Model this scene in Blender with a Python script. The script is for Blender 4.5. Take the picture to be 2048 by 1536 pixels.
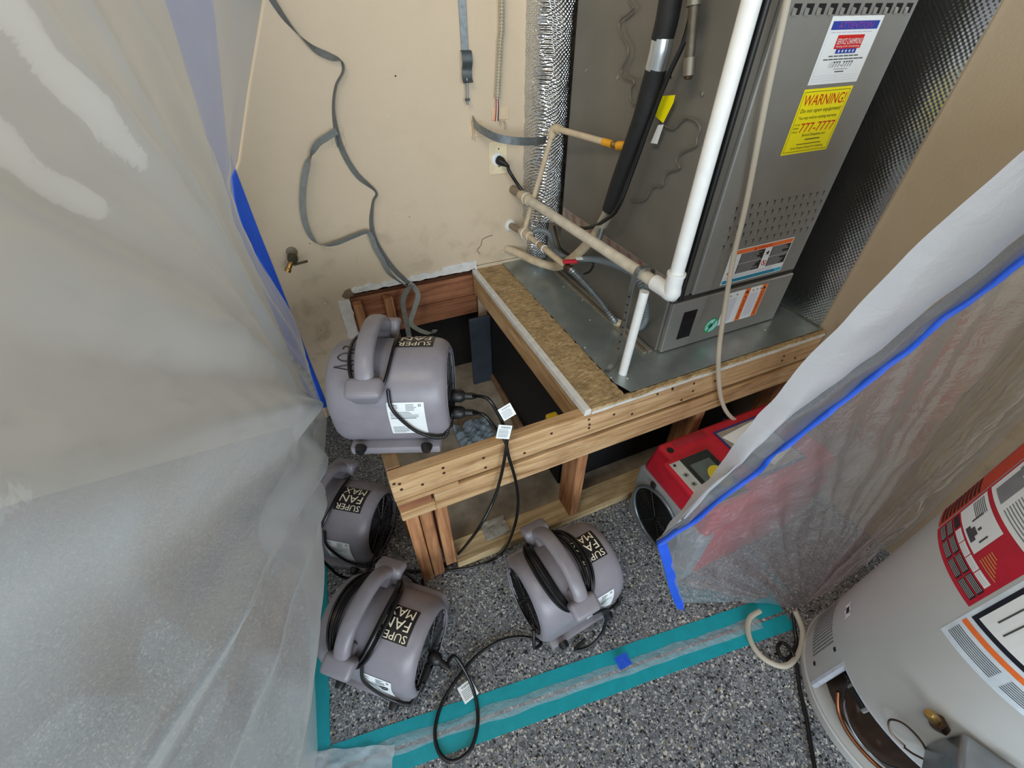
import bpy, bmesh, math, random
from math import sin, cos, pi, radians as RAD, sqrt, atan2
from mathutils import Vector as V, Matrix, noise
random.seed(7)
S = bpy.context.scene
for o in list(bpy.data.objects): bpy.data.objects.remove(o)
C = S.collection

# ------------------------------------------------------------------ camera
YAW, PIT, FPX, CH = 0.41591, 0.72525, 871.6, 1.5
cf = V((sin(YAW)*cos(PIT), cos(YAW)*cos(PIT), -sin(PIT)))
cr = V((cos(YAW), -sin(YAW), 0)); cu = cr.cross(cf); CO = V((0, 0, CH))
cam_d = bpy.data.cameras.new('camera'); cam = bpy.data.objects.new('camera', cam_d); C.objects.link(cam)
cam_d.sensor_fit = 'HORIZONTAL'; cam_d.sensor_width = 36; cam_d.lens = 36*FPX/2048; cam_d.clip_start = .01
cam.matrix_world = Matrix.Translation(CO) @ Matrix((cr, cu, -cf)).transposed().to_4x4()
S.camera = cam
# ------------------------------------------------------------------ world and light
w = bpy.data.worlds.new('garage_air'); S.world = w; w.use_nodes = True
bg = w.node_tree.nodes['Background']; bg.inputs[0].default_value = (.80, .89, 1, 1); bg.inputs[1].default_value = .15
def area(name, loc, target, sx, sy, power, col):
    d = bpy.data.lights.new(name, 'AREA'); d.shape = 'RECTANGLE'; d.size = sx; d.size_y = sy; d.energy = power; d.color = col
    o = bpy.data.objects.new(name, d); C.objects.link(o); o.location = loc
    o.rotation_euler = (V(target)-V(loc)).to_track_quat('-Z', 'Y').to_euler(); return o
area('garage_door_daylight', (-.6, -4.2, 1.9), (.4, 1.2, .7), 4.6, 2.2, 265, (.80, .91, 1))
area('added_curtain_backlight', (-3.3, .5, 1.5), (0, .9, .8), 2.6, 2.2, 16, (.84, .93, 1))  # added lamp that makes the left curtain glow; no opening is known there
area('ceiling_lamp', (-.9, .1, 2.75), (-.1, 1.2, .8), 1.3, .5, 36, (1, .85, .64))
S.view_settings.view_transform = 'Standard'; S.view_settings.look = 'None'; S.view_settings.gamma = 1
S.view_settings.use_curve_mapping = False; S.view_settings.exposure = 0.0

# ------------------------------------------------------------------ helpers: rays onto known planes
def ray(x, y): return cf*FPX + cr*(x-1024) - cu*(y-768)
def onz(x, y, z): d = ray(x, y); return CO + d*((z-CH)/d.z)
def ony(x, y, v): d = ray(x, y); return CO + d*(v/d.y)
def onx(x, y, v): d = ray(x, y); return CO + d*(v/d.x)

# ------------------------------------------------------------------ helpers: materials
def sr(r, g, b):
    f = lambda c: (c/255/12.92 if c/255 <= .04045 else ((c/255+.055)/1.055)**2.4)
    return (f(r), f(g), f(b), 1)
MATS = {}
class NT:
    def __init__(s, name):
        s.m = bpy.data.materials.new(name); s.m.use_nodes = True; s.t = s.m.node_tree; s.n = s.t.nodes; s.l = s.t.links
        s.p = s.n['Principled BSDF']; s.out = s.n['Material Output']
    def new(s, typ, **kw):
        n = s.n.new(typ)
        for k, v in kw.items():
            if k.startswith('i_'):
                k = k[2:]; k = int(k) if k.isdigit() else k.replace('_', ' ')
                n.inputs[k].default_value = v
            else: setattr(n, k, v)
        return n
    def link(s, a, b): s.l.new(a, b)
    def coord(s, kind='Object', scale=(1, 1, 1)):
        tc = s.new('ShaderNodeTexCoord'); mp = s.new('ShaderNodeMapping'); mp.inputs['Scale'].default_value = scale
        s.link(tc.outputs[kind], mp.inputs[0]); return mp.outputs[0]
    def noise(s, co, scale, detail=4, rough=.55, dist=0):
        n = s.new('ShaderNodeTexNoise'); n.inputs['Scale'].default_value = scale; n.inputs['Detail'].default_value = detail
        n.inputs['Roughness'].default_value = rough; n.inputs['Distortion'].default_value = dist
        s.link(co, n.inputs['Vector']); return n.outputs['Fac']
    def ramp(s, fac, stops, interp='LINEAR'):
        r = s.new('ShaderNodeValToRGB'); r.color_ramp.interpolation = interp; e = r.color_ramp.elements
        while len(e) < len(stops): e.new(.5)
        for i, (p, c) in enumerate(stops): e[i].position = p; e[i].color = c
        s.link(fac, r.inputs[0]); return r.outputs[0]
    def mix(s, fac, a, b, typ='MIX'):
        m = s.new('ShaderNodeMix', data_type='RGBA', blend_type=typ)
        for sock, v in ((m.inputs[0], fac), (m.inputs[6], a), (m.inputs[7], b)):
            if hasattr(v, 'is_linked'): s.link(v, sock)
            else: sock.default_value = v
        return m.outputs[2]
    def bump(s, h, strength=.3, dist=.002, prev=None):
        b = s.new('ShaderNodeBump'); b.inputs['Strength'].default_value = strength; b.inputs['Distance'].default_value = dist
        s.link(h, b.inputs['Height'])
        if prev is not None: s.link(prev, b.inputs['Normal'])
        return b.outputs[0]
def M(name, col, rough=.5, metal=0, var=.12, vs=30, bump=0, bs=200, spec=.5, coat=0):
    """plain surface with a little procedural variation"""
    if name in MATS: return MATS[name]
    k = NT(name); p = k.p; co = k.coord()
    f = k.noise(co, vs, 5)
    d = tuple(c*(1-var) for c in col[:3])+(1,); l = tuple(min(1, c*(1+var)) for c in col[:3])+(1,)
    k.link(k.ramp(f, [(.3, d), (.7, l)]), p.inputs['Base Color'])
    p.inputs['Roughness'].default_value = rough; p.inputs['Metallic'].default_value = metal
    p.inputs['Specular IOR Level'].default_value = spec; p.inputs['Coat Weight'].default_value = coat
    if bump: k.link(k.bump(k.noise(co, bs, 3), bump), p.inputs['Normal'])
    MATS[name] = k.m; return k.m

def mat_floor():
    k = NT('epoxy_flake'); co = k.coord('Object')
    def chips(scale, stops):
        v = k.new('ShaderNodeTexVoronoi'); v.inputs['Scale'].default_value = scale; k.link(co, v.inputs['Vector'])
        sx = k.new('ShaderNodeSeparateColor'); k.link(v.outputs['Color'], sx.inputs[0])
        return k.ramp(sx.outputs[0], stops, 'CONSTANT'), sx.outputs[1]
    g1, g2, g3 = sr(114, 119, 124), sr(138, 143, 148), sr(92, 96, 102)
    a, _ = chips(300, [(0, sr(30, 31, 34)), (.14, g3), (.34, g1), (.60, g2), (.80, sr(176, 174, 168)), (.92, sr(216, 214, 208))])
    b, m = chips(175, [(0, sr(34, 35, 38)), (.10, g3), (.36, g1), (.66, g2), (.86, sr(205, 203, 196)), (.95, sr(140, 128, 108))])
    mm = k.new('ShaderNodeMath', operation='GREATER_THAN'); mm.inputs[1].default_value = .55; k.link(m, mm.inputs[0])
    c = k.mix(mm.outputs[0], a, b)
    dirt = k.ramp(k.noise(co, 3.2, 5), [(.35, (.72, .72, .72, 1)), (.7, (1, 1, 1, 1))])
    k.link(k.mix(.7, c, dirt, 'MULTIPLY'), k.p.inputs['Base Color'])
    k.p.inputs['Roughness'].default_value = .42
    k.link(k.bump(k.noise(co, 160, 3), .25, .001), k.p.inputs['Normal']); return k.m
def mat_wall(name, base, dirt_col):
    k = NT(name); co = k.coord('Object')
    f = k.noise(co, 1.6, 4); c = k.ramp(f, [(.3, tuple(x*.95 for x in base[:3])+(1,)), (.7, base)])
    # smudges and scuffs with shapes of their own, thicker low on the wall
    sm = k.noise(co, 9, 6, .6, .6); smf = k.ramp(sm, [(.52, (0, 0, 0, 1)), (.74, (1, 1, 1, 1))])
    sz = k.new('ShaderNodeSeparateXYZ'); k.link(co, sz.inputs[0])
    mr = k.new('ShaderNodeMapRange'); mr.inputs[1].default_value = .95; mr.inputs[2].default_value = .55; mr.inputs[3].default_value = .06; mr.inputs[4].default_value = .62
    k.link(sz.outputs[2], mr.inputs[0])
    mu = k.new('ShaderNodeMath', operation='MULTIPLY'); k.link(smf, mu.inputs[0]); k.link(mr.outputs[0], mu.inputs[1])
    k.link(k.mix(mu.outputs[0], c, dirt_col), k.p.inputs['Base Color'])
    k.p.inputs['Roughness'].default_value = .62
    b1 = k.bump(k.noise(co, 120, 3), .22, .002); k.link(k.bump(k.noise(co, 4, 3), .3, .01, b1), k.p.inputs['Normal']); return k.m
def mat_wood(name, axis, light, mid, dark, stain=.35):
    k = NT(name); sc = [38, 38, 38]; sc[axis] = 2.2
    co = k.coord('Object', tuple(sc)); f = k.noise(co, 1.0, 6, .62, 1.1)
    c = k.ramp(f, [(.28, dark), (.45, mid), (.62, light), (.8, mid)])
    co2 = k.coord('Object'); s = k.ramp(k.noise(co2, 7, 5, .6), [(.50, (0, 0, 0, 1)), (.72, (1, 1, 1, 1))])
    st = k.new('ShaderNodeMath', operation='MULTIPLY'); st.inputs[1].default_value = stain; k.link(s, st.inputs[0])
    k.link(k.mix(st.outputs[0], c, dark), k.p.inputs['Base Color']); k.p.inputs['Roughness'].default_value = .72
    k.link(k.bump(f, .35, .003), k.p.inputs['Normal']); return k.m
def mat_fibre():
    k = NT('raw_particle_board'); co = k.coord('Object', (22, 120, 40)); f = k.noise(co, 1.2, 8, .74, 2.0)
    c = k.ramp(f, [(.32, sr(112, 78, 40)), (.43, sr(172, 138, 90)), (.56, sr(206, 180, 134)), (.72, sr(224, 206, 166))])
    co2 = k.coord('Object'); s = k.ramp(k.noise(co2, 16, 6, .7), [(.48, (0, 0, 0, 1)), (.66, (1, 1, 1, 1))])
    st = k.new('ShaderNodeMath', operation='MULTIPLY'); st.inputs[1].default_value = .42; k.link(s, st.inputs[0])
    k.link(k.mix(st.outputs[0], c, sr(84, 58, 28)), k.p.inputs['Base Color'])
    k.p.inputs['Roughness'].default_value = .9; k.link(k.bump(f, .9, .006), k.p.inputs['Normal']); return k.m
def mat_foil(name, scale, strength=1.0):
    k = NT(name); co = k.coord('Object')
    sx = k.new('ShaderNodeSeparateXYZ'); k.link(co, sx.inputs[0])
    def wave(expr_in, sc):
        m = k.new('ShaderNodeMath', operation='MULTIPLY'); m.inputs[1].default_value = sc; k.link(expr_in, m.inputs[0])
        s = k.new('ShaderNodeMath', operation='SINE'); k.link(m.outputs[0], s.inputs[0]); return s.outputs[0]
    ad = k.new('ShaderNodeMath', operation='ADD'); k.link(sx.outputs[0], ad.inputs[0]); k.link(sx.outputs[1], ad.inputs[1])
    a = wave(sx.outputs[2], scale); b = wave(ad.outputs[0], scale)
    mu = k.new('ShaderNodeMath', operation='MULTIPLY'); k.link(a, mu.inputs[0]); k.link(b, mu.inputs[1])
    n1 = k.bump(mu.outputs[0], strength, .0042)
    n2 = k.bump(k.noise(co, 22, 3, .5), .35*strength, .02, n1); n3 = k.bump(k.noise(co, 150, 2), .3*strength, .003, n2)
    k.link(n3, k.p.inputs['Normal']); k.p.inputs['Metallic'].default_value = 1; k.p.inputs['Roughness'].default_value = .12
    k.p.inputs['Base Color'].default_value = (.74, .76, .78, 1); return k.m
def mat_film(name, transp, col, rough=.3, gloss=.12, trans=.5, crinkle=40, cs=.25):
    """thin plastic film: part clear, part scattering, a little gloss"""
    k = NT(name); co = k.coord('Object'); k.n.remove(k.p)
    nb = k.bump(k.noise(co, crinkle, 5, .6, .4), cs, .01)
    tr = k.new('ShaderNodeBsdfTransparent'); tr.inputs[0].default_value = (.97, .98, 1, 1)
    df = k.new('ShaderNodeBsdfDiffuse'); df.inputs[0].default_value = col; tl = k.new('ShaderNodeBsdfTranslucent'); tl.inputs[0].default_value = col
    gl = k.new('ShaderNodeBsdfGlossy'); gl.inputs['Roughness'].default_value = rough
    for n in (df, gl, tl): k.link(nb, n.inputs['Normal'])
    a = k.new('ShaderNodeMixShader', i_0=trans); k.link(df.outputs[0], a.inputs[1]); k.link(tl.outputs[0], a.inputs[2])
    b = k.new('ShaderNodeMixShader', i_0=transp); k.link(a.outputs[0], b.inputs[1]); k.link(tr.outputs[0], b.inputs[2])
    fr = k.new('ShaderNodeFresnel'); fr.inputs[0].default_value = 1.45; k.link(nb, fr.inputs['Normal'])
    ml = k.new('ShaderNodeMath', operation='MULTIPLY_ADD'); ml.inputs[1].default_value = gloss; ml.inputs[2].default_value = 0; k.link(fr.outputs[0], ml.inputs[0])
    ml.use_clamp = True
    c = k.new('ShaderNodeMixShader'); k.link(ml.outputs[0], c.inputs[0]); k.link(b.outputs[0], c.inputs[1]); k.link(gl.outputs[0], c.inputs[2])
    k.link(c.outputs[0], k.out.inputs[0]); return k.m
FLOOR = mat_floor()
WALL = mat_wall('beige_wall', sr(206, 187, 160), sr(126, 104, 80)); WALLR = mat_wall('beige_wall_shaded', sr(180, 163, 138), sr(136, 116, 92))  # right wall: same beige darkened, its shade put into the colour
L1, L2, L3 = sr(208, 174, 130), sr(180, 142, 98), sr(122, 84, 52)
WX = mat_wood('pine_along_x', 0, L1, L2, L3); WY = mat_wood('pine_along_y', 1, L1, L2, L3); WZ = mat_wood('pine_upright', 2, sr(190, 138, 96), sr(160, 108, 70), sr(104, 64, 38), .5)
RX = mat_wood('red_fir_along_x', 0, sr(168, 112, 76), sr(142, 90, 60), sr(88, 52, 34), .5)
WS = mat_wood('pale_sill_pine', 0, sr(204, 182, 142), sr(174, 150, 110), sr(120, 98, 66), .5)
WD = mat_wood('dirty_pine', 1, sr(150, 118, 82), sr(124, 96, 66), sr(76, 58, 40), .6)
FIBRE = mat_fibre(); FOIL = mat_foil('bubble_foil', 520, .55); FOIL2 = mat_foil('bubble_foil_flat', 480, .13)
DRY = M('plaster', sr(214, 212, 206), .85, var=.12, vs=40, bump=.5, bs=150)
DARKD = M('recess_shade', sr(28, 25, 23), .9, var=.3)  # near black puts the shade inside the wall cavity into the colour
STEEL = M('zinc_sheet', sr(170, 180, 180), .33, .75, .18, 9, .1, 60)
ZINC = M('galvanised_strap', sr(140, 146, 148), .4, .8, .2, 60)
GREYM = M('grey_webbing', sr(104, 106, 102), .75, 0, .15, 90)
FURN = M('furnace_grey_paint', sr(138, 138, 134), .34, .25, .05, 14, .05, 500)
FSIDE = M('furnace_grey_shaded', sr(116, 113, 106), .38, .25, .07, 8, .05, 500)  # door grey darkened: shade on the cabinet side put into the colour
BLACK = M('black_rubber', sr(17, 17, 18), .45, 0, .2)
FOAM = M('black_foam', sr(20, 21, 22), .7, 0, .25, 60, .3, 300)
CORD = M('black_cord', sr(14, 14, 15), .32, 0, .2)
WHITE = M('white_pvc', sr(226, 228, 226), .3, 0, .05)
PAINTP = M('beige_painted_pipe', sr(196, 178, 150), .5, 0, .14, 30)
PAPER = M('label_white', sr(232, 236, 236), .45, 0, .02)
BRASS = M('brass', sr(176, 142, 84), .3, .9, .2, 60)
YEL = M('yellow_valve', sr(226, 162, 34), .4, 0, .15, 40)
RED = M('red_plastic', sr(184, 28, 48), .42, 0, .08, 20)
GP = M('grey_plastic', sr(134, 130, 137), .35, 0, .07, 26, .10, 900)
GPD = M('dark_grey_plastic', sr(58, 60, 62), .5, 0, .1)
TEAL = M('teal_tape', sr(0, 150, 162), .5, 0, .08, 25, .25, 60)
BLUE = M('blue_tape', sr(24, 84, 206), .55, 0, .08, 25, .2, 80)
INK = M('ink_black', sr(24, 24, 28), .5, 0, 0)
RINK = M('ink_red', sr(206, 26, 22), .5, 0, 0); BINK = M('ink_blue', sr(34, 62, 160), .5, 0, 0); VINK = M('ink_purple', sr(150, 62, 150), .5, 0, 0)
OINK = M('ink_orange', sr(240, 118, 52), .5, 0, 0); CINK = M('ink_cyan', sr(60, 178, 214), .5, 0, 0); GINK = M('ink_green', sr(44, 164, 92), .5, 0, 0); PINKK = M('ink_pale', sr(200, 196, 216), .5, 0, 0)
YPAP = M('label_yellow', sr(252, 238, 12), .45, 0, .02); CREAM = M('lettering_cream', sr(238, 228, 204), .5, 0, .03)
HEAT = M('heater_enamel', sr(188, 189, 187), .34, 0, .04, 6)
COPPER = M('dirty_metal', sr(92, 74, 62), .4, .8, .3, 20)
CHROME = M('aluminium', sr(176, 180, 184), .22, 1, .1, 30)
FILM_L = mat_film('milky_film', .24, (.69, .77, .83, 1), .5, .36, .36, 9, .12)
FILM_R = mat_film('clear_film', .84, (.92, .95, 1, 1), .18, .38, .35, 22, .6)
FILM_W = mat_film('white_film_hem', .08, (.66, .68, .72, 1), .35, .2, .5, 20, .3)
FILM_G = mat_film('grey_film_hem', .20, (.17, .185, .21, 1), .3, .2, .4, 30, .3)
FILM_S = mat_film('crumpled_film', .62, (.80, .84, .88, 1), .2, .5, .4, 60, .6)
HOSE = mat_film('vinyl_hose', .12, (.84, .78, .66, 1), .2, .3, .5, 20, .05)

# ------------------------------------------------------------------ helpers: objects
WROOT = {}
def tag(o, label, cat, group=None, kind=None):
    if label: o['label'] = label
    if cat: o['category'] = cat
    if group: o['group'] = group
    if kind: o['kind'] = kind
    return o
def thing(name, label, cat, loc=(0, 0, 0), rz=0, group=None, world=True, kind=None):
    o = bpy.data.objects.new(name, None); o.empty_display_size = .05; C.objects.link(o)
    o.location = loc; o.rotation_euler = (0, 0, rz); tag(o, label, cat, group, kind)
    if world: WROOT[o.name] = V(loc)
    return o
def mk(name, vs, fs, mat, parent=None, smooth=False, angle=None, mats=None, fm=None):
    me = bpy.data.meshes.new(name); me.from_pydata([tuple(v) for v in vs], [], fs); me.validate()
    for m in (mats or [mat]): me.materials.append(m)
    if fm: me.polygons.foreach_set('material_index', fm)
    if smooth or angle:
        me.polygons.foreach_set('use_smooth', [True]*len(me.polygons))
        if angle: me.set_sharp_from_angle(angle=RAD(angle))
    me.update()
    return put(name, me, parent)
def put(name, me, parent=None):
    o = bpy.data.objects.new(name, me); C.objects.link(o)
    if parent is not None:
        o.parent = parent
        if parent.name in WROOT: o.location = -WROOT[parent.name]
    else:
        n = len(me.vertices)
        xs = [v.co for v in me.vertices]; c = V((sum(p.x for p in xs)/n, sum(p.y for p in xs)/n, min(p.z for p in xs)))
        me.transform(Matrix.Translation(-c)); o.location = c
    return o
def bm_obj(name, bm, mat, parent=None, smooth=False, angle=30):
    me = bpy.data.meshes.new(name); bmesh.ops.recalc_face_normals(bm, faces=bm.faces); bm.to_mesh(me); bm.free(); me.materials.append(mat)
    if smooth:
        me.polygons.foreach_set('use_smooth', [True]*len(me.polygons)); me.set_sharp_from_angle(angle=RAD(angle))
    return put(name, me, parent)
def bbox(bm, x0, x1, y0, y1, z0, z1, bev=0, seg=2, mtx=None):
    r = bmesh.ops.create_cube(bm, size=1); vs = r['verts']
    bmesh.ops.scale(bm, vec=(x1-x0, y1-y0, z1-z0), verts=vs); bmesh.ops.translate(bm, vec=((x0+x1)/2, (y0+y1)/2, (z0+z1)/2), verts=vs)
    if bev:
        es = list({e for v in vs for e in v.link_edges}); rr = bmesh.ops.bevel(bm, geom=es, offset=bev, segments=seg, affect='EDGES', profile=.5)
        vs = list({v for f in rr['faces'] for v in f.verts} | {v for v in vs if v.is_valid})
    if mtx is not None: bmesh.ops.transform(bm, matrix=mtx, verts=vs)
def box(name, x0, x1, y0, y1, z0, z1, mat, parent=None, bev=.002, seg=1, smooth=False, mtx=None, jit=0):
    bm = bmesh.new(); bbox(bm, x0, x1, y0, y1, z0, z1, bev, seg, mtx)
    if jit:
        for v in bm.verts: v.co += V((random.uniform(-jit, jit), random.uniform(-jit, jit), random.uniform(-jit, jit)))
    return bm_obj(name, bm, mat, parent, smooth)
def crom(pts, n=8, closed=False):
    P = [V(p) for p in pts]; out = []; N = len(P)
    for i in range(N if closed else N-1):
        if closed: a, b, c, d = P[(i-1) % N], P[i], P[(i+1) % N], P[(i+2) % N]
        else: a, b, c, d = P[max(i-1, 0)], P[i], P[i+1], P[min(i+2, N-1)]
        for k in range(n):
            t = k/n; out.append(.5*((2*b)+(c-a)*t+(2*a-5*b+4*c-d)*t*t+(3*b-a-3*c+d)*t**3))
    if not closed: out.append(P[-1])
    return out
def tube_geo(pts, r, seg=10, closed=False, n=8, curve=True, squash=None):
    P = crom(pts, n, closed) if curve and len(pts) > 2 else [V(p) for p in pts]
    N = len(P); rf = r if callable(r) else (lambda t: r); vs = []; fs = []
    tan = []
    for i in range(N):
        a = P[(i-1) % N] if closed or i > 0 else P[i]; b = P[(i+1) % N] if closed or i < N-1 else P[i]
        t = (b-a); tan.append(t.normalized() if t.length > 1e-9 else V((0, 0, 1)))
    u = tan[0].orthogonal().normalized()
    for i in range(N):
        u = (u-tan[i]*u.dot(tan[i])).normalized() if i else u
        v = tan[i].cross(u); rr = rf(i/max(1, N-1))
        for k in range(seg):
            an = 2*pi*k/seg; vs.append(P[i]+u*(cos(an)*rr)+v*(sin(an)*rr*(squash or 1)))
    for i in range(N if closed else N-1):
        for k in range(seg):
            j = (i+1) % N; fs.append((i*seg+k, i*seg+(k+1) % seg, j*seg+(k+1) % seg, j*seg+k))
    if not closed: fs.append(tuple(range(seg))[::-1]); fs.append(tuple((N-1)*seg+k for k in range(seg)))
    return vs, fs
def tube(name, pts, r, mat, parent=None, seg=10, closed=False, n=8, curve=True, squash=None):
    vs, fs = tube_geo(pts, r, seg, closed, n, curve, squash); return mk(name, vs, fs, mat, parent, angle=50)
def merge(*geos):
    vs, fs = [], []
    for a, b in geos:
        o = len(vs); vs += list(a); fs += [tuple(i+o for i in f) for f in b]
    return vs, fs
def corr(name, pts, r, mat, parent=None, pitch=.008, amp=.20, seg=10):
    """corrugated hose: rings along a smooth path"""
    P = crom(pts, 12); L = sum((P[i+1]-P[i]).length for i in range(len(P)-1)); m = int(L/pitch)*4
    Q = []; acc = 0; k = 0; j = 0
    for q in range(m+1):
        tgt = L*q/m
        while j < len(P)-2 and acc+(P[j+1]-P[j]).length < tgt: acc += (P[j+1]-P[j]).length; j += 1
        d = (P[j+1]-P[j]).length; Q.append(P[j].lerp(P[j+1], min(1, (tgt-acc)/max(d, 1e-9))))
    return tube(name, Q, lambda t: r*(1+amp*sin(2*pi*t*m/4)), mat, parent, seg, curve=False)
def ribbon(name, pts, wid, wd, mat, parent=None, th=.0016, n=6):
    """flat strap: centre path, width, width direction per point (or one)"""
    P = crom(pts, n); D = crom([V(d) for d in wd], n) if isinstance(wd, list) else [V(wd)]*len(P)
    vs, fs = [], []
    for i, p in enumerate(P):
        t = (P[min(i+1, len(P)-1)]-P[max(i-1, 0)]).normalized(); d = D[i].normalized(); d = (d-t*d.dot(t)).normalized(); nn = t.cross(d)*th/2
        for s, q in ((-1, -1), (1, -1), (1, 1), (-1, 1)): vs.append(p+d*(s*wid/2)+nn*q)
    for i in range(len(P)-1):
        a, b = i*4, i*4+4
        for k in range(4): fs.append((a+k, a+(k+1) % 4, b+(k+1) % 4, b+k))
    fs += [(0, 3, 2, 1), tuple(len(vs)-4+k for k in range(4))]
    return mk(name, vs, fs, mat, parent, angle=40)
def frame(axis, up=(0, 0, 1)):
    z = V(axis).normalized(); x = V(up).cross(z)
    if x.length < 1e-4: x = V((1, 0, 0))
    x.normalize(); return Matrix((x, z.cross(x), z)).transposed().to_4x4()
def lathe_geo(prof, mtx, seg=24, cap=True):
    vs, fs = [], []; n = len(prof)
    for r, z in prof:
        for k in range(seg): a = 2*pi*k/seg; vs.append(mtx @ V((r*cos(a), r*sin(a), z)))
    for i in range(n-1):
        for k in range(seg): fs.append((i*seg+k, i*seg+(k+1) % seg, (i+1)*seg+(k+1) % seg, (i+1)*seg+k))
    if cap: fs.append(tuple(range(seg))[::-1]); fs.append(tuple((n-1)*seg+k for k in range(seg)))
    return vs, fs
def lathe(name, prof, base, axis, mat, parent=None, seg=24):
    vs, fs = lathe_geo(prof, Matrix.Translation(V(base)) @ frame(axis), seg); return mk(name, vs, fs, mat, parent, angle=35)
# ---- flat print: text and bars laid on a surface through a map (u, v) -> point
TXT = {}
def text2d(s):
    if s in TXT: return TXT[s]
    cv = bpy.data.curves.new('lettering', 'FONT'); cv.body = s; cv.size = 1; cv.resolution_u = 2; cv.fill_mode = 'FRONT'
    ob = bpy.data.objects.new('lettering', cv); C.objects.link(ob); dg = bpy.context.evaluated_depsgraph_get()
    me = bpy.data.meshes.new_from_object(ob.evaluated_get(dg)); vs = [(v.co.x, v.co.y) for v in me.vertices]; fs = [tuple(p.vertices) for p in me.polygons]
    bpy.data.objects.remove(ob); bpy.data.curves.remove(cv); bpy.data.meshes.remove(me)
    x0 = min(v[0] for v in vs); x1 = max(v[0] for v in vs); y0 = min(v[1] for v in vs); y1 = max(v[1] for v in vs)
    TXT[s] = ([((x-x0)/(x1-x0), (y-y0)/(y1-y0)) for x, y in vs], fs, (x1-x0)/(y1-y0)); return TXT[s]
def print_text(s, u0, u1, v0, v1, rot=0):
    """lettering filling the box; rot 0, 90 (reads upwards), 180, 270"""
    vs, fs, _ = text2d(s); out = []
    for a, b in vs:
        if rot == 180: a, b = 1-a, 1-b
        elif rot == 90: a, b = 1-b, a
        elif rot == 270: a, b = b, 1-a
        out.append((u0+(u1-u0)*a, v0+(v1-v0)*b))
    return out, fs
def bars(rects):
    vs, fs = [], []
    for a, b, c, d in rects:
        o = len(vs); vs += [(a, c), (b, c), (b, d), (a, d)]; fs.append((o, o+1, o+2, o+3))
    return vs, fs
def grid2(u0, u1, v0, v1, nu=1, nv=1):
    vs = [(u0+(u1-u0)*i/nu, v0+(v1-v0)*j/nv) for j in range(nv+1) for i in range(nu+1)]
    return vs, [(j*(nu+1)+i, j*(nu+1)+i+1, (j+1)*(nu+1)+i+1, (j+1)*(nu+1)+i) for j in range(nv) for i in range(nu)]
def decal(name, geo, mp, h, mat, parent):
    """print geometry mapped onto a surface at height h above it"""
    return mk(name, [mp(u, v, h) for u, v in geo[0]], geo[1], mat, parent)
def lines2(u0, u1, v0, v1, n, seed=0, fill=.55, lo=.55):
    r = random.Random(seed); p = (v1-v0)/n; return bars([(u0, u0+(u1-u0)*r.uniform(lo, 1), v0+p*i+p*(1-fill)/2, v0+p*i+p*(1+fill)/2) for i in range(n)])

# ================================================================== THE SETTING
BW, RW, FY, ZT, ZD = 1.69, 1.56, .728, .585, .606
tag(box('floor', -3.2, 1.75, -3.4, 1.86, -.06, 0, FLOOR, bev=0), None, None, kind='structure')
bm = bmesh.new()
bbox(bm, -3.2, .023, BW, BW+.014, 0, 2.7); bbox(bm, .575, RW, BW, BW+.014, 0, .62); 
# upper sheet with a ragged cut lower edge over the opening
N = 60; top = []; low = []
for i in range(N+1):
    x = .023+(RW-.023)*i/N; z = .612+.012*noise.noise(V((x*30, 3, 0)))+.006*noise.noise(V((x*90, 7, 0))) if x < .575 else .618
    low.append(bm.verts.new((x, BW, z))); top.append(bm.verts.new((x, BW, 2.7)))
for i in range(N): bm.faces.new((low[i], low[i+1], top[i+1], top[i]))
r = bmesh.ops.extrude_face_region(bm, geom=[f for f in bm.faces if low[0] in f.verts or any(v in f.verts for v in low)])
bmesh.ops.translate(bm, vec=(0, .014, 0), verts=[g for g in r['geom'] if isinstance(g, bmesh.types.BMVert)])
wb = tag(bm_obj('wall_back', bm, WALL), None, None, kind='structure')
WROOT[wb.name] = wb.location.copy()
def ragged(name, x0, x1, z0, z1, y, th, mat, parent, n=26, seed=0, amp=.25, vert=False):
    vs, fs = [], []
    for i in range(n+1):
        t = i/n; a = 1+amp*noise.noise(V((t*14, seed, 0)))*2; b = amp*.7*noise.noise(V((t*17, seed+9, 0)))
        if vert: q = z0+(z1-z0)*t; lo, hi = x0+(x1-x0)*b, x0+(x1-x0)*a; pts = [(lo, q), (hi, q)]
        else: q = x0+(x1-x0)*t; lo, hi = z0+(z1-z0)*b, z0+(z1-z0)*a; pts = [(q, lo), (q, hi)]
        for (x, z) in pts: vs += [V((x, y, z)), V((x, y+th, z))]
    for i in range(n):
        a, b = i*4, i*4+4; fs += [(a, b, b+2, a+2), (a+1, a+3, b+3, b+1), (a, a+1, b+1, b), (a+2, b+2, b+3, a+3)]
    fs += [(0, 2, 3, 1), (n*4, n*4+1, n*4+3, n*4+2)]
    return mk(name, vs, fs, mat, parent)
ragged('broken_plaster_edge', .06, .575, .606, .632, BW-.006, .007, DRY, wb, 40, 2, .4)
ragged('torn_paper', .42, .575, .618, .645, BW-.004, .004, DRY, wb, 14, 5, .5)
ragged('cut_plaster_edge', -.022, .022, .02, .585, BW-.004, .014, DRY, wb, 26, 3, .12, True)
for i, (x, z, s) in enumerate([(.03, .612, .016), (.052, .618, .014), (.075, .622, .012), (.015, .600, .012), (.10, .624, .009), (.23, .62, .012), (.245, .635, .009)]):
    bm = bmesh.new(); bmesh.ops.create_icosphere(bm, subdivisions=2, radius=s)
    for v in bm.verts: v.co = V((v.co.x*1.3, v.co.y*.4, v.co.z))*(1+.5*noise.noise(v.co*90+V((i*7, 0, 0)))); v.co += V((x, BW-.004, z))
    bm_obj('plaster_crumb', bm, DRY if i % 3 else M('brown_crumb', sr(120, 100, 80), .9), wb, True)
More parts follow.
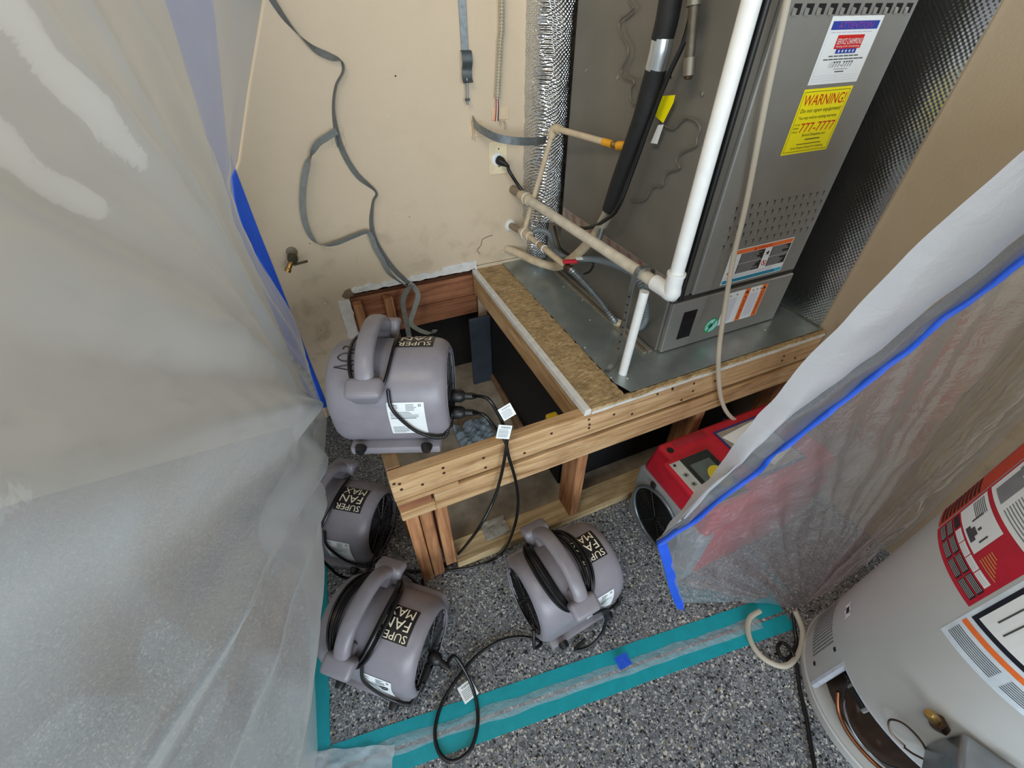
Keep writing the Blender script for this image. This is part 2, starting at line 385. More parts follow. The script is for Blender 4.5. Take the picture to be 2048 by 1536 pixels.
# paint chips, cracks and dings on the wall
for i, (px, py, s) in enumerate([(776, 232, .004), (791, 152, .003), (819, 434, .002), (620, 487, .002), (650, 607, .004), (665, 612, .003), (672, 618, .003), (668, 602, .002), (600, 600, .002), (642, 660, .002)]):
    p = ony(px, py, BW); lathe('paint_chip', [(s, 0), (s*.7, .0012)], p, (0, -1, 0), INK if i in (1, 2, 3, 9) else DRY, wb, 6)
tube('wall_crack', [ony(985, 470, BW), ony(966, 478, BW), ony(962, 490, BW), ony(955, 500, BW), ony(960, 508, BW)], .0016, M('crack_brown', sr(110, 90, 70), .9), wb, 5)
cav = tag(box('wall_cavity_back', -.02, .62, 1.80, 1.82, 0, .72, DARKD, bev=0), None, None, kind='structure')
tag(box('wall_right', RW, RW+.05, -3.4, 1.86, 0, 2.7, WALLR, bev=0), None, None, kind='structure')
bm = bmesh.new(); bbox(bm, .0, 1.5, .82, 1.688, .0005, .006); bbox(bm, .026, .573, 1.688, 1.798, .0005, .006)
tag(bm_obj('floor_bay', bm, M('dusty_slab', sr(160, 148, 130), .9, 0, .3, 12, .4, 60)), None, None, kind='structure')

# ================================================================== FURNACE PLATFORM
pl = thing('furnace_platform', 'bare pine frame platform with torn open deck carrying the grey furnace', 'platform', (.77, 1.2, 0))
box('top_plate', -.018, 1.553, FY, FY+.038, .492, ZT, WX, pl, .003)
box('lower_plate', .085, 1.553, FY-.004, FY+.036, .398, .478, WX, pl, .003)
box('lower_plate', -.014, .085, FY-.002, FY+.036, .398, .436, WX, pl, .003)
box('shim_board', -.016, .158, FY-.001, FY+.03, .476, .4905, WX, pl, .001)
box('blocking', -.012, .078, FY+.006, FY+.03, .437, .4755, RX, pl, .001)
for x in (-.006, .034, .080): box('corner_stud', x, x+.037, FY+.004+.004*(x > 0), FY+.092, .04 if x > .06 else .002, .397, WZ, pl, .002)
box('middle_stud', .560, .598, FY+.006, FY+.094, .04, .397, WZ, pl, .002)
box('right_stud', 1.05, 1.088, FY+.006, FY+.094, .04, .397, WZ, pl, .002)
box('end_stud', 1.512, 1.55, FY+.006, FY+.094, .002, .397, WZ, pl, .002)
box('sill_plate', .118, 1.51, FY, FY+.09, .001, .039, WS, pl, .003)
box('side_plate', -.018, .021, FY+.04, 1.03, .496, ZT, WD, pl, .003)
box('side_lower_plate', -.016, .022, FY+.04, 1.03, .398, .478, WD, pl, .003)
for y in (.925,): box('side_stud', -.015, .022, y, y+.088, .002, .397, WZ, pl, .002)
box('back_joist', .024, .573, 1.708, 1.746, .470, .570, RX, pl, .002)
box('back_joist', .024, .573, 1.706, 1.744, .374, .467, RX, pl, .002)
for x, y0 in ((.030, 1.655), (.155, 1.66)): box('wall_stud', x, x+.036, y0, y0+.042, .006, .566, WZ, pl, .002)
box('joist', .556, .594, FY+.04, 1.689, .486, .5845, WY, pl, .003)
box('joist', 1.05, 1.09, FY+.04, 1.689, .486, .5845, WY, pl, .003)
box('plaster_strip', .553, .574, FY-.001, 1.687, ZT+.0005, ZD+.001, DRY, pl, .002, jit=.0008)
# torn particle board strip, its surface rough
def rough_slab(name, x0, x1, y0, y1, z0, z1, nx, ny, amp, mat, parent, f=60):
    vs, fs = [], []
    for j in range(ny+1):
        for i in range(nx+1):
            x = x0+(x1-x0)*i/nx; y = y0+(y1-y0)*j/ny
            ex = .006*noise.noise(V((y*40, 2, 0))) if i in (0, nx) else 0
            vs.append(V((x+ex*(1 if i else 0), y, z1+amp*noise.noise(V((x*f, y*f, 1)))+amp*.6*noise.noise(V((x*f*3, y*f*2, 5))))))
    n = len(vs)
    for v in list(vs): vs.append(V((v.x, v.y, z0)))
    W = nx+1
    for j in range(ny):
        for i in range(nx): a = j*W+i; fs += [(a, a+1, a+W+1, a+W), (n+a, n+a+W, n+a+W+1, n+a+1)]
    for j in range(ny): a = j*W; fs += [(a, a+W, n+a+W, n+a), (a+nx, n+a+nx, n+a+nx+W, a+nx+W)]
    for i in range(nx): a = i; b = ny*W+i; fs += [(a, n+a, n+a+1, a+1), (b, b+1, n+b+1, n+b)]
    return mk(name, vs, fs, mat, parent)
tag(rough_slab('torn_deck_strip', .575, .700, FY+.016, 1.688, ZT+.0005, ZD-.003, 14, 90, .0026, FIBRE, pl), 'raw brown particle board left by the torn deck', None)
rough_slab('deck_edge', .575, 1.553, FY+.002, FY+.015, ZT+.0005, ZD-.002, 90, 3, .0022, FIBRE, pl, 90)
ragged('plaster_line', .576, 1.553, ZT+.001, ZT+.010, FY-.002, .004, DRY, pl, 70, 11, .35)
# sheet metal deck, one bent corner
vs, fs = [], []
ol = [(.698, 1.688), (.700, .80), (.722, .744), (1.555, .744), (1.555, 1.688)]
for z in (ZD-.0005, ZD+.0012):
    vs += [V((x, y, z)) for x, y in ol]
fs = [(0, 1, 2, 3, 4), (9, 8, 7, 6, 5)]+[(i, i+5, (i+1) % 5+5, (i+1) % 5) for i in range(5)]
deck = tag(mk('deck_sheet', vs, fs, STEEL, pl), 'dull zinc sheet metal laid over the deck', None)
for px, py in [(1222, 755), (1255, 757), (1178, 607), (1127, 573), (1122, 542), (1180, 640), (1530, 660), (1170, 695), (1165, 600), (1070, 545)]:
    p = onz(px, py, ZD+.001); lathe('deck_screw', [(.003, 0), (.0032, .0012), (.0015, .0022)], p, (0, 0, 1), M('screw_bright', sr(220, 220, 214), .3, .6), deck, 8)
# nail heads along the front plates
for px, py in [(799, 968), (803, 979), (788, 968), (845, 969), (886, 936), (888, 946), (967, 916), (971, 935), (1049, 906), (1103, 867), (1178, 839), (1179, 849), (1178, 856), (1228, 829), (1264, 828), (1315, 788), (1345, 779), (1345, 776), (1363, 800), (1388, 767), (1386, 782), (1430, 762), (1564, 721), (1568, 712), (1590, 716)]:
    p = ony(px, py, FY-.0005); lathe('nail_head', [(.0045, 0), (.0042, .0010), (.001, .0012)], p, (0, -1, 0), M('rust', sr(64, 40, 28), .7, .3), pl, 7)
# base rails under the furnace
for x in (.868, .890): box('base_rail', x, x+.014, .88, 1.56, ZD+.0013, ZD+.010, M('dull_metal', sr(150, 140, 124), .5, .4), pl, .001)
# closed return air box below the furnace
ra = thing('return_air_box', 'black lined air box inside the platform below the furnace', 'duct', (1.0, 1.25, .008))
BL = M('black_liner', sr(16, 18, 22), .6, 0, .3)
for a in ((.604, .610, .90, 1.66, .008, .484), (.604, 1.48, 1.655, 1.66, .008, .484), (.604, 1.48, .90, .906, .008, .484), (1.475, 1.48, .90, 1.66, .008, .484)): box('liner_panel', *a, BL, ra, 0)
tag(box('insulation_panel', .500, .603, 1.612, 1.628, .0065, .40, M('slate_board', sr(56, 66, 78), .6, 0, .25, 14), None, .003), 'slate blue board standing in the dark back corner of the bay', 'board')
# loose things on the bay floor
p, q = onz(925, 640, .03), onz(1050, 870, .03)
tube('rusty_pipe', [p, q], .016, M('rust_pipe', sr(128, 100, 76), .8, .2, .3, 30), None, 10, curve=False); o = C.objects[-1]; tag(o, 'long rusty brown pipe lying across the open bay floor', 'pipe')
p, q = onz(1000, 760, .02), onz(1040, 880, .02)
tube('old_lath', [p, q], .011, WD, None, 4, curve=False); tag(C.objects[-1], 'old dark wooden lath beside the rusty pipe in the bay', 'lath')
p, q = onz(915, 835, .02), onz(938, 890, .02)
tube('thin_lath', [p, q], .007, WD, None, 4, curve=False); tag(C.objects[-1], 'thin dark lath on the bay floor behind the top front rail', 'lath')
rough_slab('torn_film_scrap', .30, .46, 1.22, 1.36, .009, .03, 14, 10, .02, M('scrap_blue_white', sr(140, 156, 166), .5), None, 22); tag(C.objects[-1], 'crumpled pale blue plastic scrap on the bay floor', 'plastic scrap')
yq = onz(1112, 838, .44); box('yellow_block', yq.x-.03, yq.x+.012, yq.y-.02, yq.y+.025, .39, .455, M('yellow_foam', sr(210, 176, 30), .8), None, .006); tag(C.objects[-1], 'small yellow block wedged under the deck joist', 'block')
yb = C.objects[-1]
rough_slab('concrete_chunk', .24, .33, .765, .83, .0395, .055, 8, 6, .006, M('pale_concrete', sr(150, 146, 136), .9), None, 40); tag(C.objects[-1], 'pale flat scrap lying on the sill plate beside the corner studs', 'debris')

# ================================================================== FURNACE
FX0, FX1, FF, FB = .915, 1.44, .872, 1.565
fu = thing('furnace', 'tall grey sheet metal furnace with stickers standing on the platform', 'furnace', (1.18, 1.2, ZD+.001))
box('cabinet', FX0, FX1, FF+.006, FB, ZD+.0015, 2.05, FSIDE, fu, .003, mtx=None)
lower = box('lower_door', FX0+.008, FX1-.004, FF-.012, FF+.006, ZD+.004, .795, FURN, fu, .003)
upper = box('upper_door', .988, FX1-.016, FF-.012, FF+.006, .812, 2.04, FURN, fu, .003)
box('jamb', FX0+.002, .936, FF-.006, FF+.006, .800, 2.04, FURN, fu, .002)
tube('door_gasket', [V((.951, FF-.003, .802)), V((.951, FF-.003, 2.03))], .008, BLACK, fu, 8, curve=False)
box('jamb_channel', .962, .985, FF-.002, FF+.006, .802, 2.04, FSIDE, fu, .001)
box('door_seam', FX0+.004, FX1-.006, FF-.004, FF+.006, .7965, .8105, M('seam_dark', sr(44, 42, 40), .6), fu, 0)
FP = FF-.012
def fmap(u, v, h): return V((u, FP-h, v))
# louvres: one sunk scoop mesh shared by all
def louvre(name, w, hgt, dep):
    """pressed scoop: raised tongue on the left, dark opening at its right end"""
    vs = [(-w/2, 0, hgt*.42), (w*.22, -dep, hgt*.46), (w*.30, -dep, -hgt*.46), (-w/2, 0, -hgt*.42),
          (w*.16, -.0004, hgt/2), (w/2, -.0004, hgt/2), (w*.36, -.0004, -hgt/2), (w*.16, 0, hgt*.40), (w*.24, 0, -hgt*.40)]
    fs = [(0, 3, 2, 1), (4, 6, 5), (0, 1, 7), (3, 8, 2)]
    me = bpy.data.meshes.new(name); me.from_pydata(vs, [], fs); me.materials.append(FURN); me.materials.append(M('louvre_shadow', sr(14, 14, 14), .9))
    me.polygons[1].material_index = 1; me.update(); return me
ml = louvre('louvre', .022, .017, .0012)
for row in range(5):
    for i in range(13):
        z = 1.063-.0272*row; x = 1.046+i*.0285+(.004 if row % 2 else -.002)
        if x > 1.405: continue
        o = put('louvre', ml, upper); o.location = (x, FP-.0003, z)
bm = bmesh.new(); bbox(bm, -.011, .011, -.0008, .0004, -.009, .009); vm = bpy.data.meshes.new('vent_slot'); bm.to_mesh(vm); bm.free(); vm.materials.append(M('louvre_shadow', sr(14, 14, 14), .9))
vl = bpy.data.meshes.new('vent_lip'); vl.from_pydata([(-.011, 0, .003), (.003, 0, .001), (-.001, -.003, -.010), (-.012, -.002, -.010)], [], [(0, 3, 2, 1)]); vl.materials.append(FURN)
for i in range(11):
    x = 1.032+i*.0365
    if x < 1.415:
        o = put('vent_slot', vm, upper); o.location = (x, FP, 1.482)
        q = put('vent_lip', vl, upper); q.location = (x-.002, FP-.001, 1.482)
# stickers -----------------------------------------------------------
def sticker(name, u0, u1, v0, v1, mat, par, label=None):
    o = decal(name, grid2(u0, u1, v0, v1), fmap, .0006, mat, par)
    if label: o['label'] = label
    return o
a0, a1, b0, b1 = 1.147, 1.319, 1.190, 1.335
s = sticker('yellow_warning_sticker', a0, a1, b0, b1, YPAP, upper, 'yellow sticker with red warning lettering')
def fr(u): return a0+(a1-a0)*u
def fv(v): return b0+(b1-b0)*v
def stick_text(par, txt, u0, u1, v0, v1, mat, rot=0, h=.0011): return decal('lettering', print_text(txt, fr(u0), fr(u1), fv(v0), fv(v1), rot), fmap, h, mat, par)
stick_text(s, 'WARNING!', .07, .93, .755, .915, RINK); stick_text(s, 'Do not open equipment!', .08, .92, .635, .715, INK); stick_text(s, 'You may void an existing warranty.', .09, .90, .54, .60, INK)
stick_text(s, '777-7777', .20, .93, .345, .49, RINK)
for i, t in enumerate(('(714)', '(949)', '(562)')): stick_text(s, t, .06, .17, .45-.055*i, .49-.055*i, INK)
stick_text(s, 'ServiceChampions.com', .30, .80, .265, .325, INK); decal('small_print', bars([(fr(.40), fr(.72), fv(.215), fv(.235)), (fr(.26), fr(.78), fv(.145), fv(.160))]), fmap, .0011, M('ink_olive_print', sr(120, 112, 30), .5), s); stick_text(s, 'Service Champions Heating & Air Conditioning', .16, .86, .07, .115, INK)
decal('border', bars([(fr(.035), fr(.965), fv(.955), fv(.962)), (fr(.035), fr(.965), fv(.035), fv(.042)), (fr(.033), fr(.038), fv(.035), fv(.962)), (fr(.962), fr(.967), fv(.035), fv(.962))]), fmap, .0010, INK, s)
a0, a1, b0, b1 = 1.150, 1.323, 1.343, 1.470
s = sticker('white_attention_sticker', a0, a1, b0, b1, PAPER, upper, 'white sticker with blue heading bar and red logo')
decal('heading_bar', bars([(fr(.05), fr(.95), fv(.81), fv(.93))]), fmap, .0010, BINK, s); stick_text(s, 'ATTENTION', .17, .83, .825, .915, VINK, 0, .0014)
decal('small_print', bars([(fr(.08+.1*i), fr(.165+.1*i), fv(.768), fv(.782)) for i in range(8)]), fmap, .0011, PINKK, s)
decal('logo_red', bars([(fr(.24), fr(.76), fv(.535), fv(.735))]), fmap, .0010, RINK, s); stick_text(s, 'SERVICE CHAMPIONS', .26, .74, .60, .685, PAPER, 0, .0014); stick_text(s, 'Heating & Air Conditioning', .27, .73, .55, .585, PAPER, 0, .0014)
decal('logo_blue', bars([(fr(.30), fr(.70), fv(.465), fv(.535))]), fmap, .0012, BINK, s)
def star(cx, cy, r, asp):
    vs = [(cx, cy)]+[(cx+(r if k % 2 == 0 else r*.42)*sin(k*pi/5), cy+(r if k % 2 == 0 else r*.42)*cos(k*pi/5)*asp) for k in range(10)]
    return vs, [(0, 1+(k+1) % 10, 1+k) for k in range(10)]
for i in range(5): decal('star', star(fr(.36+.07*i), fv(.50), .0042, .9), fmap, .0015, PAPER, s)
decal('small_print', bars([(fr(.20+.1*i), fr(.285+.1*i), fv(.42), fv(.438)) for i in range(6)]+[(fr(.12+.1*i), fr(.21+.1*i), fv(.372), fv(.39)) for i in range(8)]), fmap, .0011, M('print_dark', sr(80, 84, 88), .5), s)
stick_text(s, '777-7777', .34, .74, .255, .345, INK); stick_text(s, 'ServiceChampions.com', .40, .68, .215, .24, INK); decal('small_print', bars([(fr(.44), fr(.62), fv(.18), fv(.195))]), fmap, .0011, INK, s)
for i, t in enumerate(('(714)', '(949)', '(562)')): stick_text(s, t, .27, .33, .315-.03*i, .34-.03*i, M('ink_faint', sr(170, 150, 150), .5))
decal('rule', bars([(fr(.04), fr(.96), fv(.13), fv(.134)), (fr(.04), fr(.96), fv(.09), fv(.094)), (fr(.04), fr(.96), fv(.05), fv(.054)), (fr(.04), fr(.043), fv(.05), fv(.80)), (fr(.5), fr(.503), fv(.05), fv(.13))]), fmap, .0010, PINKK, s)
a0, a1, b0, b1 = 1.092, 1.352, .823, .938
s = sticker('safety_sticker', a0, a1, b0, b1, PAPER, upper, 'orange headed safety sticker with blue foot')
decal('heading_bar', bars([(fr(.012), fr(.988), fv(.86), fv(.975))]), fmap, .0009, OINK, s); stick_text(s, 'WARNING', .42, .66, .875, .955, RINK, 0, .0013)
tri = lambda u, v, w, h: ([(fr(u), fv(v)), (fr(u+w), fv(v)), (fr(u+w/2), fv(v+h))], [(0, 1, 2)])
decal('alert_triangle', tri(.36, .87, .045, .09), fmap, .0013, RINK, s)
decal('text_block', bars([(fr(.18), fr(.56), fv(.56), fv(.845)), (fr(.18), fr(.56), fv(.27), fv(.545)), (fr(.675), fr(.985), fv(.56), fv(.845)), (fr(.675), fr(.985), fv(.27), fv(.545))]), fmap, .0009, INK, s)
for k, (u0, u1) in enumerate(((.19, .55), (.685, .975))):
    for j, (v0, v1) in enumerate(((.57, .835), (.28, .535))): decal('small_print', lines2(fr(u0), fr(u1), fv(v0), fv(v1), 8, k*2+j, .4, .6), fmap, .0013, M('print_grey', sr(176, 178, 178), .5), s)
for (u, v) in ((.58, .56), (.58, .27), (.03, .56), (.03, .27)): decal('pictogram_panel', bars([(fr(u), fr(u+.085), fv(v), fv(v+.28))]), fmap, .0010, PAPER, s)
ring = lambda cx, cy, r0, r1, n=20: ([(cx+(r0 if k % 2 else r1)*cos(2*pi*(k//2)/n), cy+(r0 if k % 2 else r1)*sin(2*pi*(k//2)/n)*.8) for k in range(2*n)], [(2*k, (2*k+2) % (2*n), (2*k+3) % (2*n), 2*k+1) for k in range(n)])
decal('ban_ring', ring(fr(.622), fv(.405), .008, .0105), fmap, .0014, RINK, s); decal('ban_bar', ([(fr(.595), fv(.47)), (fr(.603), fv(.50)), (fr(.648), fv(.345)), (fr(.64), fv(.315))], [(0, 3, 2, 1)]), fmap, .0014, RINK, s)
decal('figure', star(fr(.622), fv(.70), .009, 1.1), fmap, .0014, INK, s); decal('figure', tri(.04, .30, .065, .18), fmap, .0014, RINK, s); decal('figure', star(fr(.07), fv(.69), .007, 1), fmap, .0014, INK, s)
decal('foot_text', lines2(fr(.03), fr(.97), fv(.145), fv(.25), 3, 4, .4, .8), fmap, .0010, PINKK, s)
decal('foot_bar', bars([(fr(.012), fr(.988), fv(.02), fv(.13))]), fmap, .0010, CINK, s); decal('foot_print', lines2(fr(.03), fr(.95), fv(.03), fv(.12), 2, 9, .4, .85), fmap, .0014, INK, s)
a0, a1, b0, b1 = 1.146, 1.322, .658, .783
s = sticker('advertencia_sticker', a0, a1, b0, b1, PAPER, lower, 'white sticker with two orange warning columns')
for u, t in ((.43, 'ADVERTENCIA'), (.86, 'WARNING')):
    decal('orange_column', bars([(fr(u), fr(u+.13), fv(.0), fv(1))]), fmap, .0009, OINK, s); stick_text(s, t, u+.03, u+.10, .05, .80, INK, 90); decal('alert_triangle', tri(u+.02, .86, .09, .09), fmap, .0013, INK, s)
for u in (.06, .60): decal('small_print', bars([(fr(u+.022*i), fr(u+.022*i+.010), fv(.08), fv(.82)) for i in range(10)]), fmap, .0009, PINKK, s)
for u, v in ((.06, .88), (.22, .88), (.62, .88), (.72, .88), (.81, .88)): decal('pictogram', tri(u, v, .05, .06), fmap, .0010, M('ink_olive', sr(120, 112, 80), .5), s)
dk = lambda cx, cy, r, n=24, asp=1: ([(cx, cy)]+[(cx+r*cos(2*pi*k/n), cy+r*sin(2*pi*k/n)*asp) for k in range(n)], [(0, 1+k, 1+(k+1) % n) for k in range(n)])
s = decal('round_green_sticker', dk(1.118, .668, .030, 28, .95), fmap, .0006, GINK, lower); s['label'] = 'round green and pale blue sticker'
decal('pale_ring', dk(1.118, .668, .026, 28, .95), fmap, .0009, M('ink_palecyan', sr(160, 222, 226), .5), s); decal('green_band', ([(1.098, .645), (1.106, .642), (1.140, .690), (1.132, .694)], [(0, 1, 2, 3)]), fmap, .0012, GINK, s); decal('green_blob', dk(1.112, .670, .010, 12), fmap, .0012, GINK, s)
box('filter_window', .975, 1.030, FP-.0015, FP+.002, .650, .755, M('window_black', sr(12, 14, 26), .12), lower, .001)
# foil tape with red print around the joint on the side
vs, fs = [], []
n = 40
for i in range(n+1):
    y = .875+(1.555-.875)*i/n
    for z in (.868-.038, .868): vs.append(V((FX0-.0012-.0012*noise.noise(V((y*60, z*60, 0))), y, z+.002*noise.noise(V((y*30, z, 4))))))
for i in range(n): fs.append((2*i, 2*i+1, 2*i+3, 2*i+2))
tp = tag(mk('foil_tape', vs, fs, M('joint_tape', sr(176, 164, 156), .3, .6, .12, 40, .5, 90), fu), 'silver joint tape printed in red', None)
def smap(u, v, h): return V((FX0-.003-h, u, v))
for i in range(11): decal('tape_print', merge(*[([(.892+.062*i+d, .836), (.894+.062*i+d, .836), (.910+.062*i+d, .864), (.908+.062*i+d, .864)], [(0, 1, 2, 3)]) for d in (0, .007, .014)]), smap, .0005, M('tape_red', sr(150, 44, 44), .5), tp)
for px, py in [(1405, 188), (1341, 153), (1236, 155), (1172, 141)]:
    lathe('side_screw', [(.006, 0), (.006, .002), (.003, .003)], onx(px, py, FX0), (-1, 0, 0), CHROME, fu, 8)

# foil bubble insulation ------------------------------------------------
prof = [(.800, 1.688), (.806, 1.655), (.822, 1.625), (.850, 1.600), (.885, 1.588), (.918, 1.594), (.940, 1.615), (.950, 1.650), (.951, 1.688)]
P2 = crom([V((x, y, 0)) for x, y in prof], 4)
def foil_wrap(name, z0, z1, nz, mat, P2, lab, cat, seed, bunch=None):
    vs, fs = [], []; m = len(P2)
    for layer in (0, 1):
        for j in range(nz+1):
            z = z0+(z1-z0)*j/nz
            for i, p in enumerate(P2):
                d = .004*noise.noise(V((i*.35+seed, z*22, 0)))+.0035*noise.noise(V((i*.2, z*60, seed)))
                c = V((.88, 1.69, 0)); out = (p-c).normalized()*(d+(.003 if layer == 0 else 0))
                vs.append(V((p.x+out.x, min(p.y+out.y, 1.6895), z)))
    L = m*(nz+1)
    for j in range(nz):
        for i in range(m-1):
            a = j*m+i; fs += [(a, a+1, a+m+1, a+m), (L+a, L+a+m, L+a+m+1, L+a+1)]
    for i in range(m-1): a = i; b = nz*m+i; fs += [(a, L+a, L+a+1, a+1), (b, b+1, L+b+1, L+b)]
    for j in range(nz): a = j*m; b = j*m+m-1; fs += [(a, a+m, L+a+m, L+a), (b, L+b, L+b+m, b+m)]
    return tag(mk(name, vs, fs, mat, None, angle=60), lab, cat)
foil_wrap('foil_duct_wrap', .800, 2.3, 110, FOIL, P2, 'rounded silver bubble foil wrap standing between the beige wall and furnace', 'insulation', 3)
P3 = crom([V((x, y, 0)) for x, y in [(.822, 1.688), (.828, 1.672), (.85, 1.655), (.88, 1.65), (.905, 1.66), (.915, 1.688)]], 4)
foil_wrap('foil_offcut', .612, .797, 16, FOIL, P3, 'short silver foil piece below the rounded foil wrap, behind the painted pipes', 'insulation', 8)
# flat foil on the right wall
vs, fs = [], []; ny, nz = 46, 84
for layer in (0, 1):
    for j in range(nz+1):
        for i in range(ny+1):
            y = .757+(1.686-.757)*i/ny; z = .614+(2.3-.614)*j/nz
            d = .006*noise.noise(V((y*9, z*9, 2)))+.003*noise.noise(V((y*30, z*30, 2)))
            dd = (y-.79)**2+(z-1.13)**2*.8; d -= .006*math.exp(-dd/.0012)
            vs.append(V((min(1.5595, 1.551-abs(d)*.8 + (.006 if layer else 0)), y, z)))
W = ny+1; L = W*(nz+1)
for j in range(nz):
    for i in range(ny): a = j*W+i; fs += [(a, a+W, a+W+1, a+1), (L+a, L+a+1, L+a+W+1, L+a+W)]
for j in range(nz): a = j*W; fs += [(a, L+a, L+a+W, a+W), (a+ny, a+ny+W, L+a+ny+W, L+a+ny)]
for i in range(ny): a = i; b = nz*W+i; fs += [(a, a+1, L+a+1, L+a), (b, L+b, L+b+1, b+1)]
tag(mk('foil_wall_sheet', vs, fs, FOIL2, None, angle=60), 'dark reflecting bubble foil sheet lining the right wall beside the furnace', 'insulation')

# ================================================================== PIPES AND LINES BY THE FURNACE
# drain pipe: painted run from the wall, white elbow and white riser
e = V((.785, .752, .925)); wl = V((.749, 1.688, .918))
dp = thing('drain_pipe', 'white plastic drain pipe with elbow in front of the furnace, painted run to wall', 'pipe', wl)
dir_ = (e-wl).normalized()
tube('wall_stub', [wl, wl+dir_*.10], .0165, M('dirty_pipe', sr(140, 124, 104), .6, 0, .25, 30), dp, 14, curve=False)
tube('coupling', [wl+dir_*.075, wl+dir_*.145], .020, PAINTP, dp, 16, curve=False)
tube('coupling_rim', [wl+dir_*.118, wl+dir_*.123], .0215, WHITE, dp, 16, curve=False)
tube('run', [wl+dir_*.13, e-dir_*.03], .0168, M('stained_pvc', sr(206, 198, 180), .45, 0, .14, 30), dp, 16, curve=False)
tube('elbow', [e-dir_*.065, e-dir_*.022, e+V((0, -.002, 0)), e+V((0, 0, .022)), e+V((0, 0, .055))], .0215, WHITE, dp, 16, n=5)
tube('elbow_rim', [e+V((0, 0, .050)), e+V((0, 0, .058))], .0235, WHITE, dp, 16, curve=False)
tube('riser', [e+V((0, 0, .04)), e+V((.002, 0, 1.2))], .0175, WHITE, dp, 16, curve=False)
# stand that props the pipe
sb = V((.749, .826, ZD+.001)); ps = thing('pipe_stand', 'short white pipe with punched metal strap propping the drain pipe', 'stand', sb)
stp = V((.772, .835, .897))
tube('prop', [sb+V((0, 0, .0)), V((.768, .832, .892))], .0135, WHITE, ps, 14, curve=False)
ribbon('strap', [V((.752, .86, .94)), V((.742, .858, .90)), V((.742, .858, .75)), V((.738, .862, .64)), V((.722, .862, .611)), V((.70, .85, .609))], .018, (0, -1, .1), ZINC, ps)
for i in range(9): lathe('strap_hole', [(.003, 0), (.003, .0012)], V((.7405, .8585, .66+i*.026)), (-1, 0, 0), BLACK, ps, 8)
ribbon('strap_band', [V((.742, .858, .90)), V((.750, .857, .948)), V((.772, .855, .9535)), V((.800, .855, .945)), V((.803, .855, .915)), V((.79, .855, .888))], .018, (0, 1, 0), ZINC, ps)
# gas line
gp = thing('gas_pipe', 'beige painted gas pipe with elbow and yellow valve entering the furnace side', 'pipe', V((.737, 1.688, .773)))
T0 = V((.737, 1.688, .773)); T1 = onx(1052, 468, .745); T2 = onx(1132, 532, .757); E1 = ony(1108, 256, 1.50); E2 = onx(1212, 285, .885); E3 = onx(1262, 293, .914)
tube('wall_pipe', [T0, T1], .013, M('dirty_pipe', sr(140, 124, 104), .6, 0, .25, 30), gp, 12, curve=False)
lathe('wall_plaster', [(.026, 0), (.022, .006), (.012, .010)], T0, (0, -1, 0), DRY, gp, 12)
d = (T1-T0).normalized(); tube('tee', [T1-d*.035, T1+d*.03], .018, PAINTP, gp, 14, curve=False)
tube('tee_rim', [T1-d*.012, T1-d*.006], .0205, WHITE, gp, 14, curve=False)
R0 = T1-d*.02
tube('riser', [R0, E1], .0095, PAINTP, gp, 12, curve=False)
d2 = (E1-R0).normalized(); d3 = (E2-E1).normalized()
tube('elbow', [E1-d2*.030, E1-d2*.008, E1+d3*.010, E1+d3*.028], .0145, PAINTP, gp, 14, n=5)
tube('branch', [E1, E2-d3*.004], .0100, PAINTP, gp, 12, curve=False)
tube('yellow_valve', [E2-d3*.012, E2+d3*.024], lambda t: .015 if .2 < t < .8 else .0115, YEL, gp, 8, n=8)
tube('nipple', [E2+d3*.022, E2+d3*.05], .008, BRASS, gp, 10, curve=False); tube('yellow_union', [E2+d3*.046, E3], .0135, YEL, gp, 8, curve=False)
d4 = (T2-T1).normalized()
tube('drop_pipe', [T1+d4*.02, T2], .0115, PAINTP, gp, 12, curve=False); mid = T1.lerp(T2, .42)
for t in (-.024, .018): tube('joint_rim', [mid+d4*t, mid+d4*(t+.005)], .0145, WHITE, gp, 12, curve=False)
tube('joint', [mid-d4*.02, mid+d4*.02], .0132, M('old_brown_pipe', sr(150, 128, 100), .5), gp, 12, curve=False)
lathe('valve_body', [(.012, 0), (.015, .006), (.015, .03), (.011, .036)], T2, d4, COPPER, gp, 10)
hv = T2+d4*.014+V((.006, 0, .022))
box('red_handle', -.026, .026, -.008, .008, -.006, .006, RED, gp, .003, mtx=Matrix.Translation(hv) @ Matrix.Rotation(-.35, 4, 'Z'))
box('tag', .004, .028, -.009, .009, -.001, .001, PAPER, gp, 0, mtx=Matrix.Translation(hv+V((.018, 0, .008))) @ Matrix.Rotation(-.35, 4, 'Z'))
fe = V((.873, 1.060, .628))
corr('flex_connector', [T2+d4*.034, T2+d4*.06, onx(1192, 592, .800), onx(1222, 632, .835), fe], .0105, ZINC, gp, .009)
lathe('flex_nut', [(.014, 0), (.014, .018), (.011, .022)], fe, (.6, -.75, -.1), PAINTP, gp, 8)
# grey conduit
corr('flexible_conduit', [onx(1062, 470, .775), onx(1075, 460, .79), onx(1098, 468, .81), onx(1110, 500, .82), onx(1140, 515, .845), onx(1200, 520, .862), onx(1262, 545, .868), onx(1287, 585, .872), onx(1292, 630, .880), onx(1284, 650, .892), onx(1276, 655, .90)], .0105, M('grey_conduit', sr(112, 120, 122), .5, .1), None, .009)
tag(C.objects[-1], 'grey ribbed conduit looping behind the white drain pipe', 'conduit')
